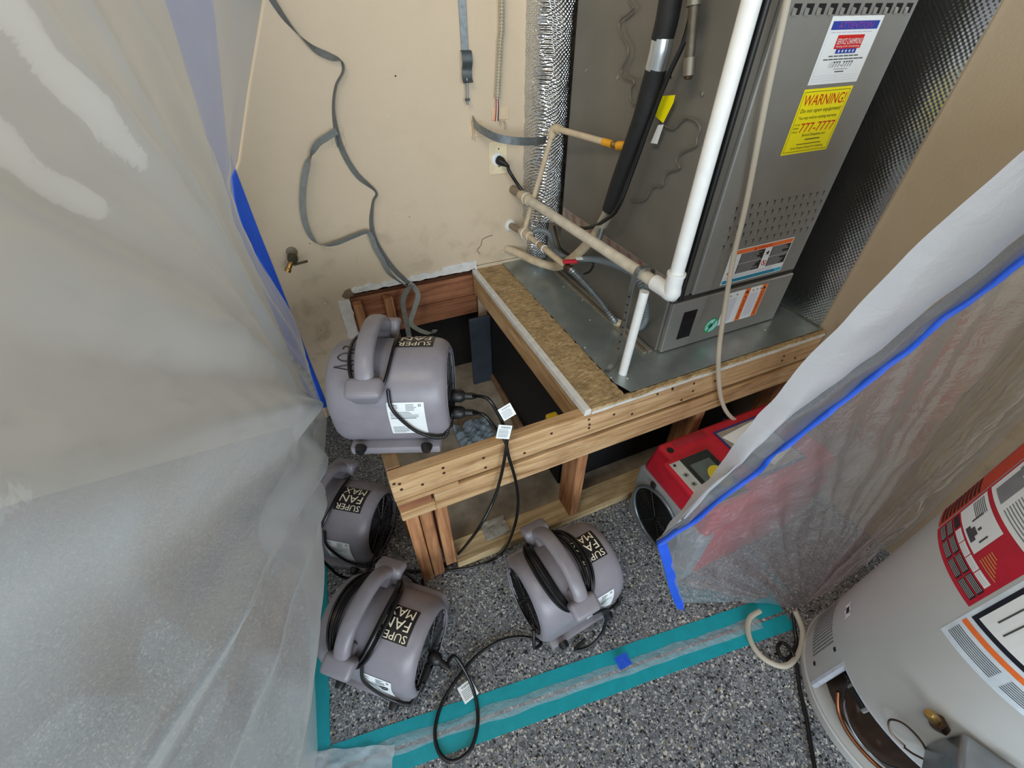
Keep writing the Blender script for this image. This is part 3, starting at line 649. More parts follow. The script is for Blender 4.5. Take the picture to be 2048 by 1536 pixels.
# refrigerant line with foam, silver tape and painted tail on the deck
XL = .862
rl = thing('refrigerant_line', 'thick black foam pipe with silver tape bands along the furnace side', 'pipe', onz(1060, 525, ZD))
A = [onx(x, y, XL) for x, y in ((1352, -60), (1341, 0), (1334, 40), (1324, 80))]
tube('foam_sleeve', A, .0265, FOAM, rl, 16)
tube('silver_tape', [onx(x, y, XL) for x, y in ((1326, 72), (1320, 105), (1311, 140))], .0262, M('silver_tape', sr(196, 200, 200), .28, .85, .08, 20), rl, 16)
tube('foam_sleeve', [onx(x, y, XL) for x, y in ((1313, 136), (1300, 180), (1285, 235), (1262, 300), (1240, 360), (1226, 402), (1220, 420))], .0258, FOAM, rl, 16)
ta = [onx(1221, 415, .864), onx(1210, 438, .862), onx(1197, 462, .858)]
tube('silver_tape', ta, .019, M('silver_tape2', sr(186, 180, 164), .35, .5), rl, 14)
tube('painted_tail', [ta[-1], onx(1182, 480, .852), onx(1155, 508, .84), onx(1128, 528, .83), onz(1108, 533, .655), onz(1070, 522, .655), onz(1040, 508, .66), onz(1012, 497, .67)], .0175, PAINTP, rl, 14)
tube('tape_end', [onx(1204, 455, .857), onx(1197, 478, .850)], .012, M('foil_end', sr(150, 154, 150), .3, .8), rl, 8, curve=False)
# thin black cable beside it, running to the plug on the wall
pc = thing('appliance_cord', 'black power cord from the wall outlet plug behind the painted pipe', 'cord', ony(998, 318, BW-.01))
po = ony(996, 319, BW-.006)
lathe('plug', [(.015, 0), (.017, .006), (.016, .02), (.010, .034), (.006, .05)], po, (.55, -1, -.35), BLACK, pc, 14)
tube('cable', [po+V((.024, -.040, -.014)), ony(1020, 345, 1.63), ony(1050, 388, 1.60), ony(1090, 425, 1.50), onx(1140, 452, .835), onx(1180, 455, .85), onx(1215, 437, .84), onx(1236, 415, .835), onx(1262, 350, .85), onx(1300, 245, .862), onx(1335, 155, .87), onx(1365, 90, .88), onx(1380, 40, .885), onx(1400, -60, .89)], .0065, CORD, pc, 8)
box('cable_tie', -.004, .022, -.003, .003, -.002, .002, PAINTP, pc, .001, mtx=Matrix.Translation(po+V((.020, -.036, -.010))))
tube('control_cable', [onx(1108, 452, .82), onx(1115, 480, .82), onx(1124, 500, .825), onx(1160, 520, .86), onx(1186, 525, .87), onx(1180, 542, .868), onx(1168, 548, .866)], .0045, CORD, None, 8)
tag(C.objects[-1], 'short thin black cable hanging behind the red gas valve handle', 'cable')
# capped drip leg
dl = thing('drip_leg', 'dark steel pipe stub with square cap hanging beside the black foam line', 'pipe', onx(1375, 150, .86))
q0, q1 = onx(1392, -40, .86), onx(1379, 120, .86)
tube('stub', [q0, q1], .011, M('drip_steel', sr(88, 82, 72), .4, .6, .3, 30), dl, 12, curve=False); d = (q1-q0).normalized()
tube('fitting', [onx(1389, -8, .86), onx(1387, 12, .86)], .016, M('old_steel', sr(120, 116, 104), .4, .7), dl, 10, curve=False)
tube('cap', [q1-d*.004, q1+d*.030], .0145, M('old_steel', sr(120, 116, 104), .4, .7), dl, 8, curve=False); box('cap_square', -.008, .008, -.008, .008, -.004, .010, COPPER, dl, .002, mtx=Matrix.Translation(q1+d*.032))
# curly thermostat wires
WIRE = M('grey_wire', sr(96, 92, 84), .5)
tube('thermostat_wire', [onx(x, y, .903) for x, y in ((1256, -30), (1258, 0), (1266, 14), (1258, 26), (1242, 38), (1238, 55), (1246, 75), (1256, 95), (1254, 115), (1243, 140), (1248, 153), (1268, 162), (1262, 180), (1262, 200), (1272, 208), (1284, 202))], .0035, WIRE, None, 6)
tag(C.objects[-1], 'wavy grey wire hanging on the furnace side left of the foam pipe', 'wire')
tube('thermostat_wire', [onx(x, y, .907) for x, y in ((1318, 240), (1330, 252), (1346, 257), (1358, 246), (1370, 236), (1388, 240), (1400, 256), (1394, 275), (1390, 292), (1362, 305), (1352, 322), (1358, 336), (1334, 345), (1326, 360), (1324, 372), (1305, 374), (1288, 400), (1262, 402))], .0025, WIRE, None, 6)
tag(C.objects[-1], 'wavy grey wire on the furnace side right of the foam pipe', 'wire')
def side_plate(name, pts, mat, lab, cat, x=.895, th=.0008, d=(0, 0)):
    Q = [onx(px, py, x) for px, py in pts]; vs = Q+[q+V((th, 0, 0)) for q in Q]; n = len(Q)
    return tag(mk(name, vs, [tuple(range(n)), tuple(range(2*n-1, n-1, -1))]+[(i, i+n, (i+1) % n+n, (i+1) % n) for i in range(n)], mat), lab, cat)
side_plate('yellow_tag', ((1324, 192), (1350, 190), (1346, 206), (1326, 246), (1311, 233)), YPAP, 'yellow tag hanging behind the black cable on the furnace side', 'tag')
side_plate('white_tag', ((1316, 250), (1327, 249), (1314, 288), (1301, 286)), PAPER, 'white paper tag below the yellow tag on the furnace side', 'tag')
# clear drain hose from the top of the furnace down to the dehumidifier
tube('clear_hose', [ony(1585, -60, .835), ony(1575, 0, .835), ony(1532, 200, .83), ony(1494, 400, .825), ony(1466, 520, .81), ony(1446, 640, .765), ony(1438, 700, .715), ony(1437, 750, .70), ony(1443, 800, .69), ony(1460, 832, .67), ony(1490, 848, .65), ony(1540, 858, .63)], .0070, HOSE, None, 12)
tag(C.objects[-1], 'cloudy clear drain hose hanging down the furnace front to the red machine', 'hose')

# ================================================================== THINGS ON THE BACK WALL
hs = thing('hanging_strap', 'flat grey metal strap hanging on the wall with clamp and threaded bolt', 'strap', ony(928, 208, BW-.01))
xs, y_ = .578, BW-.006
box('strap', xs-.013, xs+.011, y_-.002, y_, 1.345, 2.2, ZINC, hs, .0008)
vs_ = [V((xs, y_-.002, 1.372)), V((xs, y_-.014, 1.368)), V((xs, y_-.018, 1.345)), V((xs-.001, y_-.010, 1.322)), V((xs-.003, y_-.014, 1.300)), V((xs-.003, y_-.022, 1.288))]
ribbon('clamp', vs_, .034, (1, 0, 0), M('dark_zinc', sr(96, 102, 104), .4, .7), hs, .003)
tube('bolt', [V((xs-.005, y_-.016, 1.30)), V((xs-.008, y_-.016, 1.225))], .0038, ZINC, hs, 8, curve=False)
lathe('nut', [(.009, 0), (.009, .006), (.006, .008)], V((xs-.007, y_-.016, 1.236)), (0, 0, 1), M('dark_zinc', sr(96, 102, 104), .4, .7), hs, 6)
fc = thing('armored_cable', 'ribbed metal armored cable hanging on the wall with bare wires', 'cable', ony(992, 235, BW-.01))
corr('armor', [V((.700, BW-.016, 2.1)), V((.704, BW-.016, 1.5)), V((.696, BW-.017, 1.38)), V((.683, BW-.016, 1.235))], .0095, M('armor_steel', sr(196, 190, 172), .35, .6, .1), fc, .0085, .2)
for i, (m, dx) in enumerate(((RINK, -.003), (CORD, .003), (WHITE, 0))): tube('wire', [V((.683+dx, BW-.016, 1.24)), V((.683+dx*1.5, BW-.014, 1.20)), V((.682+dx*2, BW-.008, 1.165))], .0016, m, fc, 6)
pt = tag(box('patch_plate', .664, .731, BW-.004, BW, 1.168, 1.206, M('wall_paint_plate', sr(210, 188, 156), .6), None, .001), 'blank plate painted like the wall behind the armored cable', 'plate')
tube('cable_clip', [ony(1000, 250, BW-.004), ony(1004, 240, BW-.014), ony(1011, 246, BW-.010), ony(1010, 258, BW-.004)], .003, PAINTP, None, 6); tag(C.objects[-1], 'small painted clip on the wall above the outlet', 'clip')
ot = thing('wall_outlet', 'cream wall outlet plate with one round socket holding a black plug', 'outlet', V((.685, BW, .985)))
box('cover_plate', .650, .724, BW-.005, BW, .984, 1.098, M('cream_plate', sr(226, 210, 174), .4), ot, .002, 2)
lathe('socket_ring', [(.023, 0), (.023, .002), (.019, .003)], V((po.x-.002, BW-.005, po.z)), (0, -1, 0), WHITE, ot, 20)
for z in (1.073, 1.012): lathe('plate_screw', [(.003, 0), (.003, .001)], V((.689, BW-.005, z)), (0, -1, 0), COPPER, ot, 8)
# strap that runs to the gas pipe
sp = thing('earthquake_strap', 'short grey metal strap bowing from the wall bracket to the foil wrap', 'strap', ony(944, 240, BW))
box('bracket', .586, .590, BW-.018, BW, 1.115, 1.172, PAINTP, sp, .001); box('bracket_foot', .582, .640, BW-.003, BW, 1.120, 1.170, M('wall_paint_plate', sr(210, 188, 156), .6), sp, .001)
ribbon('band', [ony(945, 238, BW-.012), ony(953, 252, 1.64), ony(968, 263, 1.60), ony(995, 276, 1.56), ony(1030, 282, 1.54), ony(1065, 283, 1.54), ony(1092, 280, 1.55)], .026, (0, -.12, 1), ZINC, sp, .0016)
# long grey webbing strap
wdA = V((.8, -.35, -.3))
st = thing('grey_strap', 'long flat grey strap trailing down the beige wall into the open bay', 'strap', ony(818, 568, BW-.02))
Y0 = BW-.012
pth = [(520, -50), (545, 0), (580, 50), (625, 95), (660, 113), (682, 121), (686, 143), (672, 172), (667, 215), (673, 262), (688, 308), (716, 352), (752, 384), (746, 405), (743, 450), (755, 490), (785, 535), (816, 566)]
wds = [V((.5, -.2, -.6))]*5+[V((.3, -1, -.3)), V((.2, -1, 0)), V((.2, -1, 0)), V((.3, -1, 0)), V((.6, -.7, .1)), V((.8, -.4, .3)), V((.7, -.3, .5)), V((.3, -1, .2)), V((.2, -1, 0)), V((.6, -.7, 0)), V((.8, -.4, .2)), V((1, -.2, .3)), V((1, -.2, .3))]
ribbon('strap', [ony(x, y, Y0) for x, y in pth], .019, wds, GREYM, st, .002)
ls = thing('strap_loop', 'loop of grey strap hanging from the wall bracket left of the long strap', 'strap', ony(645, 492, BW-.02))
box('bracket', .116, .120, BW-.02, BW, 1.135, 1.185, M('dark_zinc', sr(96, 102, 104), .4, .7), ls, .001); box('bracket_foot', .104, .146, BW-.0035, BW, 1.132, 1.186, PAINTP, ls, .001)
pth = [(674, 262), (655, 274), (632, 292), (613, 335), (605, 395), (610, 445), (625, 478), (645, 491), (672, 487), (705, 474), (733, 464), (742, 472), (752, 498), (765, 520), (780, 548), (812, 572)]
wds = [V((.3, -.3, 1)), V((.1, -.3, 1)), V((-.7, -.5, .8)), V((1, -.6, .2)), V((1, -.6, 0)), V((1, -.6, -.2)), V((.8, -.7, -.4)), V((.2, -1, .3)), V((0, -.6, 1)), V((0, -.6, 1)), V((.2, -.6, .8)), V((.7, -.5, .3)), V((1, -.4, .2)), V((1, -.4, .3)), V((.8, -.8, .2)), V((.3, -1, .2))]
ribbon('strap', [ony(x, y, BW-.026) for x, y in pth], .021, wds, M('grey_webbing_light', sr(126, 130, 126), .7, 0, .12, 90), ls, .002)
te = thing('strap_tail', 'grey strap ends hanging over the back joist into the bay', 'strap', ony(840, 640, 1.5))
ribbon('strap', [ony(818, 566, BW-.02), ony(828, 574, 1.655), ony(836, 590, 1.62), ony(830, 615, 1.60), ony(822, 645, 1.56), ony(838, 660, 1.50), ony(862, 667, 1.45), ony(870, 660, 1.42)], .020, (1, -.2, .1), M('grey_webbing_light', sr(126, 130, 126), .7, 0, .12, 90), te, .002)
ribbon('strap', [ony(824, 570, BW-.03), ony(812, 584, 1.64), ony(806, 606, 1.62), ony(812, 640, 1.58), ony(822, 690, 1.50)], .020, (1, -.3, 0), GREYM, te, .002)
# hose bib
hb = thing('hose_bib', 'old brass hose bib with lever on the beige wall', 'tap', ony(585, 508, BW))
b0 = V((-.124, BW, .812))
OB = M('old_brass', sr(86, 80, 62), .5, .6, .3, 60)
lathe('flange', [(.020, 0), (.017, .006), (.012, .012)], b0, (0, -1, 0), M('grey_flange', sr(140, 132, 116), .5, .4), hb, 14)
tube('neck', [b0, b0+V((.0, -.045, -.004))], .011, M('grey_flange', sr(140, 132, 116), .5, .4), hb, 12, curve=False)
lathe('body', [(.010, 0), (.017, .008), (.018, .024), (.012, .036)], b0+V((0, -.035, .002)), (-.05, -1, -.25), OB, hb, 12)
tube('spout', [b0+V((0, -.055, -.004)), b0+V((-.016, -.068, -.018)), b0+V((-.03, -.074, -.036))], lambda t: .009 if t < .7 else .0115, BRASS, hb, 10)
box('lever', -.004, .046, -.006, .006, -.003, .003, OB, hb, .002, mtx=Matrix.Translation(b0+V((.0, -.078, -.014))) @ Matrix.Rotation(-.1, 4, 'Y'))
# blue tape on the wall
vs, fs = [], []
for i in range(41):
    z = .06+2.1*i/40
    for x in (-.262+.055*max(0, min(1, (z-1.0)/.5))+.003*noise.noise(V((z*6, 0, 0))), -.200+.10*max(0, min(1, (z-1.15)/.35))+.002*noise.noise(V((z*5, 4, 0)))): vs += [V((x, BW-.0004, z)), V((x, BW-.0012, z))]
for i in range(40): a = 4*i; b = a+4; fs += [(a+1, a+3, b+3, b+1), (a, b, b+2, a+2), (a, a+1, b+1, b), (a+2, b+2, b+3, a+3)]
tag(mk('blue_wall_tape', vs, fs, BLUE), 'upright strip of blue tape holding the plastic sheet to the wall', 'tape')

# ================================================================== AIR MOVERS
FR, FZ, FW = .125, .138, .148          # drum radius, axis height, half width
def fan_section(th):
    """unit housing section: th from the front horizontal over the top; round above, squared below"""
    c, s = cos(th), sin(th)
    if s >= 0: return (-c*FR, FZ+s*FR)
    return (-math.copysign(abs(c)**.55, c)*(FR+.004*(-s)), FZ-(FZ-.016)*abs(s)**.62)
def fan_profile(x):
    """how far the section is drawn in near the rounded ends"""
    e = max(0, abs(x)-(FW-.040))/.040
    return 1-.20*(1-sqrt(max(0, 1-e*e)))
def fan_point(x, th, h=0):
    y, z = fan_section(th); k = fan_profile(x); cy, cz = 0, FZ-.01
    p = V((x, cy+(y-cy)*k, cz+(z-cz)*k))
    if h:
        n = V((0, -cos(th), sin(th))) if sin(th) >= 0 else V((0, y, z-FZ)).normalized()
        p += n*h
    return p
def build_fan(name, loc, rz, label, wraps, seed, pv=0):
    f = thing(name, label, 'air mover', loc, rz, 'grey air movers drying the platform', world=False)
    # housing
    xs = [-FW, -FW+.001, -FW+.004, -FW+.010, -FW+.020, -FW+.034, -.08, -.04, 0, .04, .08, FW-.034, FW-.020, FW-.010, FW-.004, FW-.001, FW]
    m = 56; vs, fs = [], []
    for x in xs:
        for k in range(m): vs.append(fan_point(x, 2*pi*k/m))
    for i in range(len(xs)-1):
        for k in range(m): fs.append((i*m+k, (i+1)*m+k, (i+1)*m+(k+1) % m, i*m+(k+1) % m))
    GR = .104
    for side, ring0 in ((-1, 0), (1, (len(xs)-1)*m)):      # end faces with a round inlet collar
        a = len(vs)
        for k in range(m):
            th = 2*pi*k/m; vs.append(V((side*(FW+.001), -cos(th)*GR*.985, FZ-.004+sin(th)*GR)))
        for k in range(m): vs.append(V((side*(FW-.030), vs[a+k].y*.97, FZ-.004+(vs[a+k].z-FZ+.004)*.97)))
        for k in range(m):
            q = [(ring0+k, a+k, a+(k+1) % m, ring0+(k+1) % m), (a+k, a+m+k, a+m+(k+1) % m, a+(k+1) % m)]
            fs += [t if side < 0 else t[::-1] for t in q]
        fs.append(tuple(a+m+k for k in range(m))[::side])
    mk('housing', vs, fs, GP, f, angle=38)
    bm = bmesh.new(); bbox(bm, -.118, .118, -.128, .130, .004, .030, .006, 2); bm_obj('base', bm, GP, f, True)
    # outlet box at the back
    bm = bmesh.new(); bbox(bm, -.125, .125, .085, .160, .018, .118, .012, 3); bm_obj('outlet', bm, GP, f, True)
    box('outlet_mouth', -.108, .108, .1585, .1612, .032, .104, BLACK, f, 0)
    # handle: rounded bar over the top, ending in a cross piece at the front and back
    hx = -.032; path = [(-.118, .222), (-.116, .246), (-.098, .276), (-.066, .300), (-.026, .311), (.026, .311), (.066, .300), (.098, .276), (.116, .246), (.118, .222)]
    Pp = crom([V((hx, y, z)) for y, z in path], 5); vs, fs = [], []; n = 14
    for i, p in enumerate(Pp):
        t = (Pp[min(i+1, len(Pp)-1)]-Pp[max(i-1, 0)]).normalized(); nn = V((0, -t.z, t.y)); e = abs(i/(len(Pp)-1)-.5)*2
        wx = .022+.009*max(0, (e-.6)/.4)**2; hh = .0135+.004*e
        for k in range(n): a = 2*pi*k/n; vs.append(p+V((1, 0, 0))*(wx*math.copysign(abs(cos(a))**.75, cos(a)))+nn*(hh*math.copysign(abs(sin(a))**.75, sin(a))))
    for i in range(len(Pp)-1):
        for k in range(n): fs.append((i*n+k, i*n+(k+1) % n, (i+1)*n+(k+1) % n, (i+1)*n+k))
    fs += [tuple(range(n))[::-1], tuple((len(Pp)-1)*n+k for k in range(n))]
    mk('handle', vs, fs, GP, f, angle=60)
    for sgn in (-1, 1):
        bm = bmesh.new(); bbox(bm, -.043, .043, -.026, .026, -.032, .024, .013, 4, Matrix.Translation((hx, sgn*.130, .236)) @ Matrix.Rotation(sgn*-.45, 4, 'X'))
        for v in bm.verts:
            if v.co.z < .230: v.co.x = hx+(v.co.x-hx)*(1-.45*min(1, (.230-v.co.z)/.03))
        bm_obj('cord_horn', bm, GP, f, True)
        bm = bmesh.new(); bbox(bm, -.020, .020, -.022, .022, -.03, .02, .006, 2, Matrix.Translation((hx, sgn*.096, .228))); bm_obj('horn_web', bm, GP, f, True)
    # inlet grilles
    for side in (-1, 1):
        X = side*(FW-.008); geos = []
        for r in (.014, .027, .040, .053, .066, .079, .092):
            geos.append(tube_geo([V((X, r*cos(2*pi*k/28), FZ-.004+r*sin(2*pi*k/28))) for k in range(28)], .0018, 5, True, curve=False))
        for k in range(12):
            a = 2*pi*k/12+.1; geos.append(tube_geo([V((X, .012*cos(a), FZ-.004+.012*sin(a))), V((X, .099*cos(a+.25), FZ-.004+.099*sin(a+.25)))], .0026, 5, curve=False))
        g = mk('grille', *merge(*geos), GPD if side > 0 else BLACK, f, angle=50)
        vs, fs = lathe_geo([(.040, 0), (.040, .012), (.034, .016), (.010, .017)], Matrix.Translation((side*(FW-.026), 0, FZ-.004)) @ frame((side, 0, 0)), 20); mk('motor_hub', vs, fs, BLACK, g, angle=40)
        mk('inlet_back', *lathe_geo([(.0985, 0), (.0985, .001)], Matrix.Translation((side*(FW-.0288), 0, FZ-.004)) @ frame((side, 0, 0)), 40), BLACK, g)
        vs, fs = lathe_geo([(.097, 0), (.103, .003), (.103, .010), (.097, .013)], Matrix.Translation((side*(FW-.014), 0, FZ-.004)) @ frame((side, 0, 0)), 40, False); mk('grille_rim', vs, fs, BLACK, g, angle=40)
    # control block on the right inlet, lower half
    box('control_panel', FW-.012, FW+.004, -.092, -.03, .060, .104, BLACK, f, .003)
    # rubber feet
    for (x, y, ax) in ((-.085, -.131, 0), (.085, -.131, 0), (-.095, -.10, 1), (.095, -.10, 1), (-.095, .10, 1), (.095, .10, 1)):
        if ax: lathe('rubber_foot', [(.011, 0), (.013, .008)], V((x, y, 0)), (0, 0, 1), BLACK, f, 12)
        else: lathe('rubber_foot', [(.015, 0), (.015, .006), (.011, .018), (.006, .018)], V((x, y, .040)), (0, -1, -.1), BLACK, f, 14)
    # name plate on top, reads from the back
    def mp(u, v, h): return fan_point(u, pi/2+v/FR, h)      # v grows towards the back
    u0, u1, v0, v1 = .020, .114, -.048+pv, .040+pv
    npx = decal('name_plate', grid2(u0, u1, v0, v1, 6, 10), mp, .0012, BLACK, f); npx['label'] = 'black name plate with cream lettering'
    for t, a, b, c, d in (('SUPER', .06, .94, .04, .25), ('FAN', .10, .90, .33, .62), ('MAX', .10, .90, .68, .95)):
        decal('lettering', print_text(t, u0+(u1-u0)*a, u0+(u1-u0)*b, v0+(v1-v0)*c, v0+(v1-v0)*d, 180), mp, .0022, CREAM, npx)
    # rating label on the front
    def mq(u, v, h): return fan_point(u, v/FR, h)            # v = height along the drum front
    a0_, a1_, c0, c1 = .004, .094, -.036, .046
    lb = decal('rating_label', grid2(a0_, a1_, c0, c1, 6, 10), mq, .0012, PAPER, f)
    L = lambda u: a0_+(a1_-a0_)*u
    K = lambda v: c0+(c1-c0)*v
    decal('lettering', print_text('Lasko', L(.05), L(.28), K(.88), K(.95)), mq, .0020, INK, lb); decal('lettering', print_text('Super Fan', L(.08), L(.30), K(.80), K(.86)), mq, .0020, INK, lb); decal('lettering', print_text('Max', L(.14), L(.24), K(.735), K(.79)), mq, .0020, INK, lb)
    sp_ = M('fine_print', sr(128, 140, 146), .5)
    decal('small_print', lines2(L(.50), L(.80), K(.72), K(.95), 5, seed, .4, .5), mq, .0018, sp_, lb); decal('small_print', lines2(L(.06), L(.94), K(.42), K(.70), 5, seed+1, .35, .6), mq, .0018, sp_, lb); decal('small_print', lines2(L(.06), L(.55), K(.05), K(.30), 5, seed+2, .35, .6), mq, .0018, sp_, lb)
    decal('mark', ring(L(.88), K(.90), .0025, .004, 14), mq, .0018, INK, lb)
    # cord wound around the handle feet
    rnd = random.Random(seed)
    for i in range(wraps):
        pts = []; ph0 = rnd.uniform(-.1, .1); wdt = .052+.0075*i+rnd.uniform(-.004, .004); lo = 1.05+rnd.uniform(-.03, .03)
        for k in range(26):
            a = 2*pi*k/26; th = pi/2-lo*cos(a)+ph0*sin(a)*.3; x = hx+wdt*math.copysign(abs(sin(a))**.8, sin(a))
            pts.append(fan_point(x, th, .010+.004*(i % 3)))
        tube('cord_wrap', pts, .0042, CORD, f, 7, True, 3)
    if wraps:
        tube('cord_lead', [fan_point(hx+.045, .62, .008), fan_point(.02, .25, .010), fan_point(.06, -.10, .010), fan_point(.10, -.32, .010)], .0046, CORD, f, 8)
        corr('strain_relief', [fan_point(.100, -.32, .010), fan_point(.122, -.38, .010), fan_point(.138, -.42, .006), V((FW+.004, -.075, .10))], .0062, BLACK, f, .006, .12, 8)
    return f
f1 = build_fan('air_mover', (.068, .925, ZT+.0005), RAD(-22), 'grey air mover perched on the platform corner above the open bay', 1, 11, .046)
f2 = build_fan('air_mover', (-.146, .575, .0005), RAD(-41), 'grey floor air mover nearest the camera with thick black cord coil and plug', 5, 23)
f3 = build_fan('air_mover', (.402, .505, .0005), RAD(5), 'grey floor air mover right of the corner studs, inlet facing left', 5, 31)
f4 = build_fan('air_mover', (-.203, 1.01, .0005), RAD(-35), 'grey air mover behind the front fan, half hidden by the plastic curtain', 1, 47)
# hand lettering and a number marked on two of them
MARK = M('marker_ink', sr(44, 42, 44), .6)
def stroke(f, pts, r=.0016): tube('marker_stroke', [fan_point(x, th, .0006) for x, th in pts], r, MARK, f, 5)
stroke(f1, [(-.070, 1.00), (-.094, 1.045), (-.120, 1.09)]); stroke(f1, [(-.120, 1.09), (-.095, 1.115), (-.064, 1.14)]); stroke(f1, [(-.082, 1.03), (-.078, 1.12)])
stroke(f1, [(-.068, 1.22), (-.067, 1.31), (-.070, 1.40)]); stroke(f1, [(-.068, 1.22), (-.100, 1.22), (-.114, 1.31), (-.100, 1.40), (-.070, 1.40)]); stroke(f1, [(-.076, 1.62), (-.068, 1.55), (-.082, 1.50), (-.092, 1.58), (-.104, 1.62), (-.108, 1.53)])
tube('marker_stroke', [fan_point(.060, .11, .0022), fan_point(.082, .14, .0022), fan_point(.078, .04, .0022), fan_point(.064, .02, .0022)], .0014, MARK, f2, 5)

# ------------------------------------------------------------------ cords
def plug_geo(base, axis): return lathe_geo([(.0155, 0), (.018, .004), (.018, .024), (.013, .032), (.0098, .035), (.0098, .052), (.0062, .066)], Matrix.Translation(V(base)) @ frame(axis), 12)
def tagcard(name, p, n, up, w_, h_, parent, fold=.0):
    z = V(n).normalized(); x = V(up).cross(z).normalized(); y = z.cross(x); vs = []
    for s in (.0004, -.0004):
        for a, b in ((-1, -1), (1, -1), (1, 1), (-1, 1)): vs.append(V(p)+x*(a*w_/2)+y*(b*h_/2)+z*(s+fold*(a*a*b)))
    o = mk(name, vs, [(0, 1, 2, 3), (7, 6, 5, 4), (0, 4, 5, 1), (1, 5, 6, 2), (2, 6, 7, 3), (3, 7, 4, 0)], PAPER, parent)
    mp = lambda u, v, h: V(p)+x*u+y*v+z*(h+fold*v/h_*2)
    decal('lettering', print_text('WARNING', -w_*.30, w_*.40, h_*.26, h_*.40), mp, .0009, INK, o)
    decal('small_print', lines2(-w_*.40, w_*.42, -h_*.40, h_*.20, 6, 3, .35, .8), mp, .0008, M('fine_print', sr(128, 140, 146), .5), o); return o
def fw(f, x, y, z): return Matrix.Translation(f.location) @ Matrix.Rotation(f.rotation_euler.z, 4, 'Z') @ V((x, y, z))
def fd(f, x, y, z): return Matrix.Rotation(f.rotation_euler.z, 4, 'Z') @ V((x, y, z))
# two plugs in the perched fan
g1 = fw(f1, FW+.004, -.040, .130); g2 = fw(f1, FW+.004, -.066, .094); ax = fd(f1, 1, -.05, 0)
c1 = thing('power_cord', 'black cord from the upper plug of the perched fan over the front rail', 'cord', g1, group='fan power cords')
mk('plug', *plug_geo(g1, ax), BLACK, c1, angle=40)
tube('cable', [g1+ax*.05, ony(975, 797, .765), ony(1000, 835, .74), ony(1013, 872, .716), ony(1011, 905, .705), ony(1000, 960, .702), ony(985, 1005, .69), ony(955, 1060, .67), onz(915, 1110, .03), onz(880, 1140, .008), onz(845, 1160, .008), fw(f2, .03, .175, .03), fw(f2, .0, .165, .12), fw(f2, -.01, .150, .20)], .0048, CORD, c1, 8)
tagcard('paper_tag', ony(1014, 824, .722), (-.3, -1, .9), (-.35, .2, 1), .036, .034, c1, .005)
c2 = thing('power_cord', 'black cord from the lower plug of the perched fan to the rear fan', 'cord', g2, group='fan power cords')
mk('plug', *plug_geo(g2, ax), BLACK, c2, angle=40)
tube('cable', [g2+ax*.05, ony(968, 830, .75), ony(992, 858, .73), ony(1010, 882, .71), ony(1018, 915, .698), ony(1032, 965, .695), ony(1036, 1010, .69), ony(1028, 1055, .68), onz(1005, 1105, .02), onz(965, 1128, .008), onz(915, 1139, .008), onz(860, 1142, .008), onz(800, 1142, .008), onz(765, 1150, .010), fw(f4, .06, -.16, .02), fw(f4, .02, -.165, .10), fw(f4, .0, -.158, .18)], .0048, CORD, c2, 8)
tagcard('paper_tag', ony(1008, 864, .706), (-.2, -1, .5), (.30, .2, 1), .036, .042, c2, .006)
# cord between the two front fans
g3 = fw(f2, FW+.004, -.012, .112); ax3 = fd(f2, 1, -.25, -.15)
c3 = thing('power_cord', 'black cord looping over the teal tape between the two front fans', 'cord', onz(900, 1522, 0), group='fan power cords')
mk('plug', *plug_geo(g3-ax3*.006, ax3), BLACK, c3, angle=40)
tube('cable', [g3+ax3*.046, onz(908, 1312, .09), onz(935, 1352, .045), onz(952, 1400, .012), onz(955, 1450, .008), onz(940, 1500, .008), onz(905, 1523, .008), onz(878, 1505, .008), onz(870, 1460, .008), onz(885, 1405, .008), onz(920, 1350, .014), onz(955, 1310, .010), onz(1000, 1282, .007), onz(1045, 1274, .007), onz(1082, 1284, .007), fw(f3, -.165, -.10, .03), fw(f3, -.150, -.07, .075)], .0050, CORD, c3, 8)
tagcard('paper_tag', onz(936, 1382, .020), (0, -.1, 1), (-.2, 1, 0), .045, .044, c3, .002)
tag(tube('trailing_cord', [fw(f3, -.01, -.150, .205), onz(1213, 1218, .16), onz(1212, 1240, .09), onz(1203, 1268, .03), onz(1180, 1292, .008), onz(1150, 1300, .007), fw(f3, -.01, -.150, .010)], .0048, CORD, None, 8), 'loose black cord end dropping from the right floor fan to the floor', 'cord')

# ================================================================== DEHUMIDIFIER
dx0, dx1, dy0, dy1, dz = .803, 1.36, .385, .690, .385
de = thing('dehumidifier', 'red and grey portable dehumidifier standing under the platform edge behind clear plastic', 'dehumidifier', ((dx0+dx1)/2, (dy0+dy1)/2, .001))
bm = bmesh.new(); bbox(bm, dx0+.004, dx1, dy0, dy1, .002, .275, .012, 2); bm_obj('red_body', bm, RED, de, True)
bm = bmesh.new(); bbox(bm, dx0-.006, dx0+.05, dy0-.002, dy1+.002, .001, .272, .008, 2); bm_obj('grey_side', bm, M('grey_casing', sr(136, 140, 144), .45), de, True)
bm = bmesh.new(); bbox(bm, dx0+.004, dx1-.004, dy0+.004, dy1-.004, .262, dz, .016, 3)
for v in bm.verts:
    if v.co.z > .33: v.co.x = dx0+.30+(v.co.x-dx0-.30)*.93; v.co.y = dy0+.15+(v.co.y-dy0-.15)*.95
bm_obj('red_cover', bm, RED, de, True)
def dmap(u, v, h): return V((u, v, dz+h))
TL = onz(1343, 936, dz); px0, px1, py1, py0 = TL.x-.004, TL.x+.150, TL.y+.01, dy0+.03
bm = bmesh.new(); bbox(bm, px0-.014, px1+.012, py0-.012, py1+.012, dz-.012, dz+.008, .006, 2); bz = bm_obj('panel_bezel', bm, RED, de, True)
pn = box('control_panel', px0, px1, py0, py1, dz+.004, dz+.0095, M('panel_grey', sr(170, 172, 166), .4), de, .001)
